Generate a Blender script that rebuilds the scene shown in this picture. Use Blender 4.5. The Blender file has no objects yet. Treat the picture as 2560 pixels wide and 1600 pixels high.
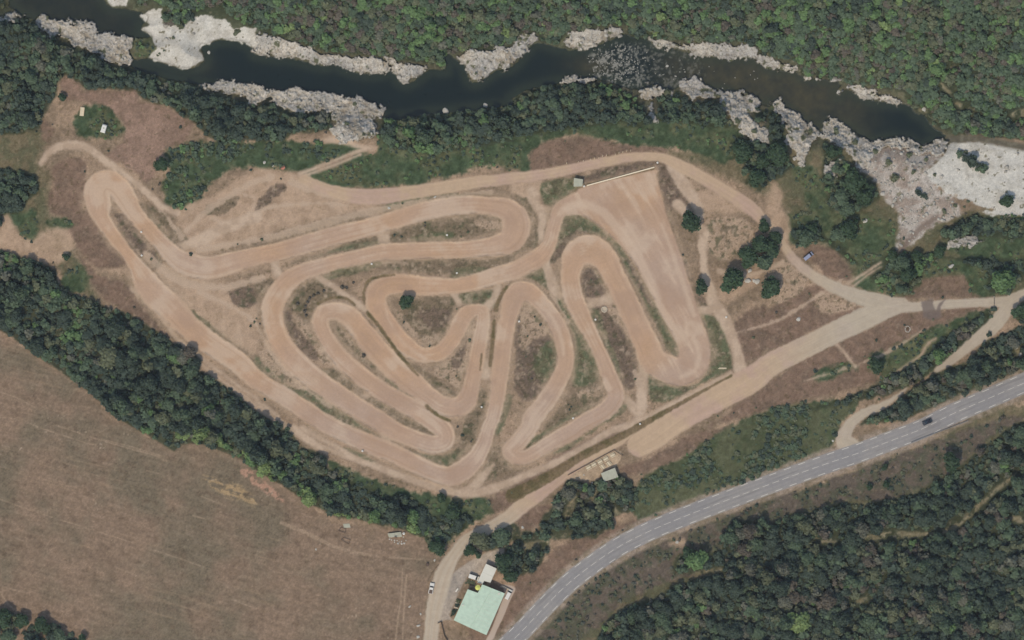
import bpy, math, random
import numpy as np
rng = np.random.default_rng(11)
random.seed(5)
SC = 0.165            # metres per photo pixel
CH = 2500.0           # height of the viewpoint
C = bpy.context.scene.collection
f32 = np.float32

# ---------------------------------------------------------------- coordinates
TILE = 640 / 1816.0
OFF = {f'{r}{c}': (640 * (c - 1), {'A': 0, 'B': 533, 'C': 1067}[r]) for r in 'ABC' for c in (1, 2, 3, 4)}
ZM = {'Y': (1060, 1380, 260 / 1787.), 'H': (1400, 1100, 220 / 2376.), 'K': (1400, 370, 280 / 2420.),
      'J': (2260, 700, 300 / 2268.), 'M': (820, 1290, 240 / 2420.), 'V': (1980, 600, 100 / 1890.),
      'R': (2200, 980, 360 / 2420.), 'O': (1840, 520, 200 / 1163.), 'F': (0, 0, 2560 / 2419.), 'S': (0, 0, 1.0)}
def P(*args):
    """plan coordinates from survey tiles: P('B2',(x,y[,r]),...,'C2',(x,y),...)"""
    out = []; t = None
    for a in args:
        if isinstance(a, str): t = a
        else:
            if t in OFF: ox, oy = OFF[t]; s = TILE
            else: ox, oy, s = ZM[t]
            out.append((ox + a[0] * s, oy + a[1] * s) + tuple(v * s for v in a[2:3]))
    return out
def W(x, y, z=0.0):
    k = 1 - z / CH
    return ((x - 1280) * SC * k, (800 - y) * SC * k, z)

# ---------------------------------------------------------------- noise
TAB = rng.random((16, 65536)).astype(f32)
def vn(x, y, seed):
    xi = np.floor(x); yi = np.floor(y)
    fx = (x - xi).astype(f32); fy = (y - yi).astype(f32)
    xi = xi.astype(np.int64); yi = yi.astype(np.int64)
    fx = fx * fx * (3 - 2 * fx); fy = fy * fy * (3 - 2 * fy)
    T = TAB[seed % 16]; o = (seed // 16) * 7919
    def h(a, b): return T[((a * 73 + b * 5081 + o + (a * b) % 331 * 17) & 65535)]
    a = h(xi, yi); b = h(xi + 1, yi); c = h(xi, yi + 1); d = h(xi + 1, yi + 1)
    return (a + (b - a) * fx + (c - a) * fy + (a - b - c + d) * fx * fy) * 2 - 1
def fbm(x, y, scale, octv, seed, gain=.55):
    s = 0; a = 1; n = 0
    for k in range(octv):
        s = s + a * vn(x / scale + 31.7 * k + seed * 1.37, y / scale + 11.3 * k, seed + k)
        n += a; a *= gain; scale /= 2.03
    return s / n * 1.5
def sm(a, b, v):
    t = np.clip((v - a) / (b - a), 0, 1); return t * t * (3 - 2 * t)

# ---------------------------------------------------------------- the plan grid
ST = 2.0
gx = np.arange(-130, 2691, ST); gy = np.arange(-130, 1731, ST)
NX, NY = len(gx), len(gy)
X, Y = np.meshgrid(gx.astype(f32), gy.astype(f32))
N3 = fbm(X, Y, 4.0, 2, 1); N8 = fbm(X, Y, 9.0, 3, 5); N20 = fbm(X, Y, 22.0, 4, 9)
N60 = fbm(X, Y, 60.0, 5, 21); N150 = fbm(X, Y, 170.0, 4, 33); W1 = rng.standard_normal(X.shape).astype(f32)

def win(x0, y0, x1, y1):
    i0 = max(0, int((x0 - gx[0]) / ST)); i1 = min(NX, int((x1 - gx[0]) / ST) + 2)
    j0 = max(0, int((y0 - gy[0]) / ST)); j1 = min(NY, int((y1 - gy[0]) / ST) + 2)
    return slice(j0, max(j0, j1)), slice(i0, max(i0, i1))
def smooth(pts, n=6, closed=False):
    P_ = np.array(pts, float); L = len(P_); out = []
    for i in range(L if closed else L - 1):
        g = (lambda k: P_[k % L]) if closed else (lambda k: P_[min(max(k, 0), L - 1)])
        a, b, c, d = g(i - 1), g(i), g(i + 1), g(i + 2)
        for k in range(n):
            t = k / n
            out.append(.5 * (2 * b + (c - a) * t + (2 * a - 5 * b + 4 * c - d) * t * t + (3 * b - a - 3 * c + d) * t ** 3))
    if not closed: out.append(P_[-1])
    return np.array(out)
def poly_sdf(pts, margin=40):
    p = np.array([q[:2] for q in pts], float)
    D = np.full(X.shape, 1e4, f32)
    sl = win(p[:, 0].min() - margin, p[:, 1].min() - margin, p[:, 0].max() + margin, p[:, 1].max() + margin)
    x = X[sl]; y = Y[sl]; ins = np.zeros(x.shape, bool); d2 = np.full(x.shape, 1e8, f32)
    for i in range(len(p)):
        ax, ay = p[i]; bx, by = p[(i + 1) % len(p)]
        dx, dy = bx - ax, by - ay; L = dx * dx + dy * dy + 1e-9
        t = np.clip(((x - ax) * dx + (y - ay) * dy) / L, 0, 1)
        d2 = np.minimum(d2, (x - ax - t * dx) ** 2 + (y - ay - t * dy) ** 2)
        if ay != by:
            ins ^= ((ay > y) != (by > y)) & (x < dx * (y - ay) / dy + ax)
    D[sl] = np.where(ins, -1, 1) * np.sqrt(d2)
    return D
def stroke_sdf(pts, lat=None, arc=None, margin=30, n=6, D=None):
    q = smooth(pts, n) if n > 1 else np.array(pts, float)
    if D is None: D = np.full(X.shape, 1e4, f32)
    s = 0.0
    for i in range(len(q) - 1):
        (ax, ay, ar), (bx, by, br) = q[i], q[i + 1]
        r = max(ar, br) + margin
        sl = win(min(ax, bx) - r, min(ay, by) - r, max(ax, bx) + r, max(ay, by) + r)
        x = X[sl]; y = Y[sl]
        dx, dy = bx - ax, by - ay; L = math.hypot(dx, dy) + 1e-6
        t = np.clip(((x - ax) * dx + (y - ay) * dy) / (L * L), 0, 1)
        rr = ar + (br - ar) * t
        d = np.hypot(x - ax - t * dx, y - ay - t * dy) - rr
        better = d < D[sl]
        D[sl] = np.where(better, d, D[sl])
        if lat is not None:
            c = ((x - ax) * dy - (y - ay) * dx) / L / rr
            lat[sl] = np.where(better, c, lat[sl]); arc[sl] = np.where(better, s + t * L, arc[sl])
        s += L
    return D

# ---------------------------------------------------------------- the survey: lines and outlines
TRACK = P('B1', (1330,800,88), (1200,660,95), (1110,580,96), (1030,480,85), (965,370,53), (885,262,43), (790,140,52), (715,20,62),
  'A1', (700,1445,88), (690,1350,92), (745,1292,86), (830,1325,84), (900,1420,74), (952,1512,60),
  'B1', (1060,120,56), (1150,220,60), (1240,310,72), (1340,365,82), (1480,388,80), (1650,350,74),
  'B2', (0,305,64), (200,262,65), (400,205,66), (620,145,66), (830,92,62),
  'S', (1060,528,23), (1150,513,23), (1222,514,22), (1272,527,29), (1291,560,35), (1278,598,32),
  'B2', (1700,230,72), (1500,255,58), (1300,262,60), (1000,270,58), (880,280,58), (700,318,54), (500,365,54), (330,420,62), (235,480,72),
  (170,555,76), (122,645,78), (115,740,75), (145,860,77), (215,980,78), (310,1085,82), (410,1170,78), (550,1270,78), (700,1370,74), (850,1462,74),
  'C2', (985,28,66), (1130,88,62), (1250,125,64), (1335,105,66), (1338,35,66),
  'B2', (1250,1465,72), (1080,1368,68), (900,1268,66), (740,1150,66), (600,1025,64), (505,890,58), (460,790,58), (480,715,62), (560,695,64),
  (645,722,72), (720,800,78), (850,960,82), (960,1080,82), (1090,1190,84), (1220,1300,72), (1320,1365,70), (1430,1375,70), (1500,1320,70),
  (1530,1200,58), (1560,1060,55), (1590,900,55), (1612,770,48), (1605,695,44), (1548,688,42), (1485,722,60), (1440,800,60), (1390,900,60),
  (1305,985,58), (1180,1005,52), (1060,940,68), (970,840,68), (890,730,76), (850,630,76), (868,550,76), (940,510,74), (1040,503,72),
  (1200,515,68), (1400,515,54), (1550,490,58), (1700,445,62), 'B3', (0,415,65), (100,365,65), (200,305,64), (268,210,50), (300,90,47), (340,-20,50), (420,-70,50))
TRACK2 = P('B3', (1150,1120,98), (1010,1050,95), (950,920,90), (880,780,86), (810,620,82), (735,470,80), (650,320,95), (550,262,110), (455,300,95),
  (415,430,68), (425,560,72), (470,680,68), (530,800,55), (590,920,50), (650,1050,52), (700,1180,58), (735,1290,64), (690,1375,62), (620,1430,62), (500,1492,60),
  'C3', (420,35,62), (300,100,58), (190,165,50), (100,215,48), (40,215,56), (-10,170,60), (40,110,60), (120,10,65),
  'B3', (150,1450,70), (230,1350,68), (325,1200,64), (378,1060,58), (370,930,60), (322,800,62), (252,690,58), (170,600,62), (90,555,72), (15,590,78),
  'B2', (1795,720,66), (1765,850,62), (1745,1000,62), (1728,1150,62), (1712,1300,55), (1682,1450,50), 'C2', (1650,10,50), (1620,110,55),
  (1560,220,64), (1470,305,74), (1370,350,70), (1250,318,65), (1100,250,66), (960,180,68), (850,140,70), (640,50,64),
  'B2', (500,1495,66), (400,1430,66), (200,1300,65), (0,1180,66), 'B1', (1700,1065,76), (1500,930,80), (1330,800,86), (1200,660,92))
PAD = P('A3', (330,1440), (450,1360), (530,1322), (1005,1205), (1020,1240), (1050,1350), (1085,1490), 'B3', (1110,60), (1180,250), (1230,400),
  (1290,590), (1320,700), (1370,820), (1400,930), (1405,1010), (1390,1090), (1330,1170), (1240,1215), (1160,1222), (1080,1190), (1010,1145), (940,1120),
  (1120,1010), (1155,1028), (1185,1000), (1180,950), (1130,840), (1060,720), (950,500), (830,300), (720,180), (590,70), (480,10), (340,15))
ROADS = [
 P('A2', (340,1270,32), (500,1340,38), (700,1390,52), (900,1392,54), (1200,1350,45), (1500,1302,42), 'A3', (0,1265,38), (300,1225,36), (600,1160,34), (850,1115,30),
   (1000,1112,30), (1100,1130,34), (1220,1190,42), (1400,1290,42), (1600,1410,44), (1700,1480,44), 'S', (1917,560,13), 'B4', (100,212,24), (170,310,30), (260,400,32), (400,490,38),
   (550,560,45), (700,610,56), (850,650,62), (1000,665,36), (1100,662,32), (1300,645,30), (1500,635,30), (1660,632,40), (1730,640,50)),
 P('B4', (950,650,50), (850,670,70), (700,740,76), (500,832,76), (300,932,74), (100,1030,78), (0,1085,80), 'B3', (1700,1180,90), (1500,1280,95), (1300,1388,95), (1150,1475,95),
   'C3', (1000,70,90), (900,130,82)),
 P('C3', (880,20,14), (740,118,28), (500,248,34), (350,350,45), (200,460,55), (60,570,52), 'C2', (1790,645,50), (1650,720,38), (1500,800,40), (1420,890,42), (1370,970,50), (1330,1050,60), (1300,1150,64),
   (1270,1270,58), (1250,1400,50), (1240,1512,48), (1235,1700,48), (1230,2000,48)),
 P('B4', (1730,630,50), (1680,700,50), (1600,800,52), (1500,880,44), (1380,980,34), (1280,1060,26), (1195,1110,14)),
 P('B4', (985,1240,5), (900,1310,14), (800,1370,26), (680,1420,30), (600,1480,36), 'C4', (555,30,42), (540,100,60), (600,130,50)),
 P('B4', (1730,620,45), (1800,580,35), (1900,540,30), (2050,500,30)),
]
PATHS = [
 P('B3', (1550,1138,14), (1300,1268,16), (1000,1428,20), (850,1500,26), 'C3', (700,35,24), (500,150,22), (300,258,24), (150,320,24), (0,388,25), 'C2', (1700,430,30), (1600,460,30), (1480,475,28), (1350,450,26),
   (1200,405,25), (1050,355,24), (900,300,22), (800,260,20), (700,220,20), (580,150,18), (450,80,18), (330,10,20)),
 P('C2', (500,180,10), (420,130,22), (330,60,26), (270,0,16)),
 P('B2', (150,1440,14), (60,1370,14), (0,1340,14), 'B1', (1816,1310,12), (1700,1235,9), (1550,1120,10), (1450,1040,12), (1350,960,12), (1250,870,12), (1150,745,12), (1050,640,12), (935,540,14)),
 P('A1', (290,1160,16), (340,1090,22), (420,1040,28), (530,1030,32), (640,1060,26), (760,1150,24), (900,1250,20), (1050,1370,22), (1160,1470,18), (1260,1512,20)),
 P('A2', (310,1235,12), (480,1170,10), (650,1100,10), (800,1045,14)), P('A2', (330,1250,10), (560,1170,8), (740,1095,7)),
 P('A2', (460,1000,14), (600,990,30), (740,1040,16), (830,1050,12)),
 P('B1', (1240,240,8), (1400,200,40), (1600,100,40), (1816,30,40)),
 P('B3', (1180,-60,40), (1290,60,16), (1370,130,26), (1355,220,28), (1362,320,22), (1368,420,24), (1410,530,28), (1430,640,44), (1500,740,46), (1560,880,40), (1600,1000,38), (1620,1110,45)),
 P('A3', (1130,1180,30), (1210,1300,45), (1280,1400,40), (1340,1512,30)),
 P('B3', (1310,690,22), (1400,690,34)), P('A3', (150,1370,40), (160,1440,30), 'B3', (215,20,28), (205,170,20), (230,280,20), (250,400,30), (300,520,35), (340,600,20)),
 P('B2', (905,130,40), (912,240,36), (920,330,30)), P('B2', (130,340,24), (155,430,30)), P('B2', (450,460,22), (560,530,20), (700,630,22), (780,690,16)),
 P('B3', (520,640,34), (640,620,28), (700,600,24)), P('B3', (930,1080,30), (925,1250,34), (900,1400,34), (820,1330,30)), P('C2', (920,70,24), (940,150,30)),
 P('B2', (690,1310,28), (770,1300,20), (850,1240,30)), P('B2', (1620,1060,30), (1625,1140,40)), P('B2', (1710,520,28), (1690,600,26), (1640,660,30)), P('B2', (1400,560,24), (1450,650,20)),
 P('B4', (560,500,10), (680,430,9), (800,350,8)), P('B4', (600,520,6), (720,430,7), (800,380,5)), P('B4', (1190,890,4), (1130,930,9), (1080,1010,9), (1010,1060,7), (920,1120,5)), P('B4', (490,930,8), (560,1010,7), (620,1090,10)),
 P('C2', (1440,460,16), (1530,440,34), (1610,350,30), (1680,270,12)),
]
HIGHWAY = smooth(P('C3', (-620,2250,70), (-440,1990,70), (-260,1750,70), (-90,1600,70), (60,1460,70), (220,1290,70), (390,1120,70), (560,985,70), (755,852,70), (960,747,70), (1200,645,70), (1400,568,70), (1600,492,70),
   'C4', (0,412,70), (200,338,70), (450,250,70), (650,183,70), (900,88,70), (1100,12,70), 'B4', (1300,1428,72), (1560,1316,72), (1816,1205,72), (2100,1090,72)), 8)
VERGE = [(x, y, r + 10) for x, y, r in HIGHWAY[::4]]
RIVER = P('A1', (40,-400), (60,0), (80,50), (170,120), (260,150), (940,480), (1060,520), (1200,565), (1400,600), (1816,700), 'A2', (0,700), (500,760), (900,838), (1050,845), (1180,815), (1300,805), (1500,785), (1816,745),
  'A3', (0,705), (100,645), (300,595), (520,590), (650,575), (780,620), (900,640), (1000,700), (1180,620), (1400,640), (1500,660), (1816,760), 'A4', (0,740), (130,790), (270,880), (330,930), (400,900), (560,910), (720,1010), (860,990), (1000,1000), (1080,1055),
  (1180,1000), (1265,965), (1200,920), (1150,880), (1110,820), (1050,800), (990,740), (820,720), (680,690), (560,630), (490,670), (500,570), (240,540), (200,500), (0,478), 'A3', (1816,470), (1700,410), (1380,400), (1300,390), (1180,350),
  (1000,310), (980,280), (860,260), (800,240), (680,290), (560,330), (420,350), (350,340), (180,300), (100,360), (0,470), 'A2', (1700,500), (1590,575), (1520,570), (1480,460), (1420,420), (1380,390), (1340,400), (1345,495), (1230,490), (1120,572), (1060,587),
  (1010,560), (960,460), (920,512), (770,522), (620,480), (560,440), (480,466), (250,412), (120,402), (0,385), 'A1', (1816,370), (1740,300), (1560,280), (1480,310), (1420,330), (1450,430), (1330,490), (1200,460), (1050,410), (950,420), (930,290),
  (1080,260), (1000,200), (1050,120), (940,70), (800,50), (730,-20), (600,-400))
ROCKS = [
 P('A1', (260,130), (320,100), (380,130), (500,150), (620,130), (680,190), (700,240), (760,220), (940,270), (930,465), (780,450), (700,385), (600,345), (420,275), (280,205)),
 P('A1', (-100,60), (20,130), (100,60), (160,100), (90,160), (20,150), (-100,200)),
 P('A2', (-40,225), (250,290), (480,370), (700,400), (900,410), (1000,430), (1230,460), (1210,510), (1120,572), (1060,587), (1010,560), (960,462), (920,512), (770,522), (620,482), (560,442), (480,467), (380,432), (250,412), (120,402), (-40,380)),
 P('A2', (1420,420), (1440,370), (1600,360), (1816,325), 'A3', (60,250), (160,235), (190,270), (100,360), (10,470), 'A2', (1700,500), (1590,577), (1520,572), (1480,460)),
 P('A3', (360,300), (400,230), (640,200), (790,190), (800,240), (680,292), (560,332), (420,352)),
 P('A3', (980,280), (1200,300), (1400,320), (1700,310), (1740,370), (1816,420), 'A4', (100,430), (230,490), (200,512), (100,502), (0,478), 'A3', (1700,412), (1380,402), (1300,392), (1180,352), (1000,312)),
 P('A4', (490,675), (560,600), (620,600), (760,640), (880,690), (1000,738), (960,745), (820,725), (680,695), (620,645), (560,632)),
 P('A4', (240,545), (400,560), (500,570), (400,575)),
 P('A1', (1430,610), (1620,580), (1816,612), 'A2', (200,640), (330,622), (500,660), (620,690), (760,690), (860,730), (905,800), (880,835), (835,845), (865,900), (850,960), (780,1005), (600,1005), (540,920), (545,790), (440,795), (320,805), (200,762), (90,712), (0,742),
   'A1', (1700,690), (1560,640)),
 P('A3', (880,690), (930,610), (1000,580), (1140,660), (1020,690), (1000,780), (1020,860), (960,850), (980,720)),
 P('A3', (1180,580), (1290,545), (1360,590), (1400,630), (1500,650), (1700,660), (1760,720), (1750,780), (1640,790), (1700,850), (1816,930), (1816,1010), (1720,1000), (1620,900), (1520,790), (1450,690), (1280,710), (1190,630)),
 P('A4', (10,720), (80,705), (130,780), (270,850), (370,920), (382,970), (300,1050), (250,1185), (210,1170), (200,1080), (140,1030), (100,850)),
 P('A4', (400,870), (460,860), (560,890), (620,940), (720,1000), (860,975), (1000,980), (1060,1000), (1080,1050), (1180,980), (1290,1000), (1250,1090), (1150,1090), (1040,1080), (960,1060), (860,1060), (760,1080), (700,1180), (640,1200), (560,1050), (440,1010), (400,930)),
 P('A4', (400,1170), (520,1130), (480,1200), (500,1260), (420,1280)),
 P('B4', (1280,200), (1400,165), (1520,200), (1450,245), (1290,235)),
 P('A3', (330,570), (430,550), (600,545), (640,560), (520,585), (350,590)),
]
STONY = [P('A4', (690,1060), (860,1020), (1000,1020), (1180,1010), (1250,1090), (1130,1210), (1200,1330), (1300,1390), (1400,1512), 'B4', (1300,40), (1100,150), (960,265), (900,275), (920,190), 'A4', (930,1512), (820,1400), (780,1300), (720,1250), (620,1200), (640,1100))]
GRAVEL = [
 P('A1', (990,210), (1050,170), (1000,110), (1090,50), (1150,70), (1150,160), (1200,190), (1320,170), (1420,100), (1600,130), (1660,210), (1820,190), (1816,375), (1740,302), (1560,282), (1480,312), (1420,332), (1450,430), (1330,492), (1200,462), (1050,412),
   (1100,340), (1080,262)),
 P('A1', (720,-60), (920,-60), (900,40), (800,52)),
 P('A4', (1130,1210), (1250,1090), (1290,1010), (1500,1000), (1816,1070), (2000,1100), (2000,1560), (1816,1545), 'B4', (1600,10), (1500,-10), 'A4', (1600,1490), (1400,1420), (1300,1385), (1190,1325)),
]
MEADOW = [  # green grass and low herbs
 P('A2', (850,1080), (760,1090), (560,1180), (330,1240), (500,1310), (740,1338), (900,1335), (1200,1290), (1600,1190), (1816,1200), 'A3', (120,1210), (130,1050), (350,970), (560,970), (800,1020), (1070,1040), (1300,1080), (1500,1150), (1650,1000), (1500,860), (900,800), (0,900), 'A2', (1200,900), (900,850)),
 P('A1', (1180,1050), (1500,1000), (1816,1000), 'A2', (450,1010), (740,1050), (300,1210), (0,1190), 'A1', (1650,1180), (1500,1300), (1400,1430), (1250,1480), (1170,1420), (1150,1300), (1200,1200)),
 P('A1', (600,760), (720,740), (780,800), (860,860), (880,930), (800,980), (600,970), (540,900), (520,830)),

 P('B1', (60,20), (150,-20), (260,-10), (260,120), (240,200), (170,190), (130,120)), P('B1', (440,440), (520,400), (560,340), (640,450), (620,520), (560,560), (450,520)),
 P('A1', (0,1450), (180,1512), 'B1', (70,-20), (0,60)),
 P('B4', (0,1380), (250,1350), (640,1330), (590,1420), (500,1512), 'C4', (485,90), (400,170), (0,328), 'C3', (1816,345), (1400,475), (1100,592), (900,650), (870,560), (890,400), (1000,320), (1160,250), (1300,160), (1500,20), 'B3', (1816,1400)),
 P('C2', (560,250), (760,350), (900,400), (1200,480), (1500,510), (1640,510), (1680,610), (1500,710), (1400,790), (1350,850), (1210,870), (1000,600), (600,380), (500,260)),
 P('A4', (180,1180), (330,1180), (420,1400), (480,1512), (300,1512), (250,1350), (170,1260)),
 P('B4', (160,0), (560,0), (900,60), (900,260), (1250,330), (1816,260), (1816,430), (1700,560), (1450,580), (1400,430), (1100,460), (1000,590), (760,560), (600,500), (640,400), (540,290), (400,210), (180,230), (130,120)),
 P('B4', (1300,130), (1500,40), (1900,0), (1900,300), (1300,290)), P('B4', (720,1000), (800,960), (860,1060), (760,1140), (700,1080)), P('B4', (330,1120), (600,1060), (620,1100), (420,1180), (330,1190)),
 P('B4', (900,940), (1300,760), (1560,690), (1610,720), (1550,800), (1200,1090), (1000,1230), (800,1200)),
 P('A4', (0,480), (180,500), (100,560), (0,560)), P('B1', (330,60), (480,20), (520,90), (400,110)),
 P('A1', (940,280), (1060,260), (1140,350), (1220,380), (1130,420), (960,390)), P('A4', (0,760), (60,760), (120,900), (120,1020), (0,1030)),
]
BROWN = [
 P('C3', (-140,1090), (150,1010), (280,890), (420,800), (700,720), (880,650), (1100,610), (900,690), (650,815), (430,955), (250,1120), (100,1290), (-60,1480), (-320,1512)),   # bare or reddish dry ground
 P('A1', (430,590), (460,540), (560,590), (590,640), (740,640), (860,650), (960,640), (1000,720), (1090,745), (1200,770), (1300,840), (1375,870), (1320,990), (1250,1030), (1150,1080), (1110,1200), (1040,1300), (930,1180), (760,1100), (880,1000), (870,860), (760,780), (620,720), (480,700)),
 P('A1', (280,880), (340,860), (380,920), (340,1000), (290,960)),
 P('A3', (130,1050), (350,975), (560,975), (800,1020), (1080,1045), (1060,1085), (850,1085), (480,1150), (140,1215)),
 P('B4', (250,250), (330,215), (500,270), (600,420), (570,490), (400,430)),
 P('B3', (1560,780), (1816,640), (1816,960), (1650,1060), (1610,980)), P('B4', (0,690), (300,510), (400,540), (640,660), (600,720), (300,840), (0,980)),
 P('B4', (0,1200), (400,970), (760,800), (960,710), (1250,690), (1560,680), (1200,880), (800,1180), (300,1310), (0,1400), 'B3', (1400,1512), (1500,1450)),
 P('C3', (850,260), (1000,200), (1200,90), (1500,0), (1560,20), (1180,240), (1000,300), (880,340), (760,300)),
 P('B4', (1060,470), (1390,440), (1500,520), (1560,590), (1100,610), (920,600)), P('B4', (1500,440), (1560,560), (1600,600), (1440,600)),
 P('B1', (560,300), (700,440), (930,520), (1000,640), (1200,880), (1000,760), (760,620), (640,500)), P('B1', (420,0), (620,0), (900,350), (700,380), (560,250)),
 P('A1', (380,1180), (520,1110), (620,1160), (600,1300), (560,1512), (350,1512), (380,1300)),
 P('C2', (1640,520), (1816,430), 'C3', (0,430), (0,560), 'C2', (1816,560), (1680,620)),
 P('C3', (150,300), (600,60), (860,-40), (900,0), (420,300), (0,520), (0,420)),
 P('C3', (-60,640), (280,540), (210,640), (160,720), (60,720), (0,660)),
]
SHRUBLAND = P('C3', (150,1512), (300,1340), (520,1120), (760,960), (1100,800), (1500,640), (1816,520), 'C4', (0,520), (450,370), (800,250), (1150,110), (1500,-10), 'B4', (1700,1440), 'C4', (1816,-60), (1680,20), (1500,140), (1400,250), (1200,400), (850,520), (560,520), (280,600), (0,720),
   'C3', (1600,700), (1480,880), (1170,900), (1140,1020), (1400,1010), (1100,1100), (760,1260), (640,1400), (500,1512), (400,1750), (0,1750))
FIELD = P('B1', (-400,700), (-60,800), (0,842), (100,900), (250,1012), (380,1100), (560,1222), (700,1335), (800,1442), (900,1500), 'C1', (1090,92), (1200,162), (1240,180), (1300,132), (1420,126), (1550,170), (1700,230), (1816,312),
   'C2', (120,382), (200,432), (350,532), (480,620), (600,700), (850,705), (1000,760), (1190,790), (1230,900), (1320,930), (1240,1040), (1200,1250), (1180,1512), (1170,1800), 'C1', (-400,1800))
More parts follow.
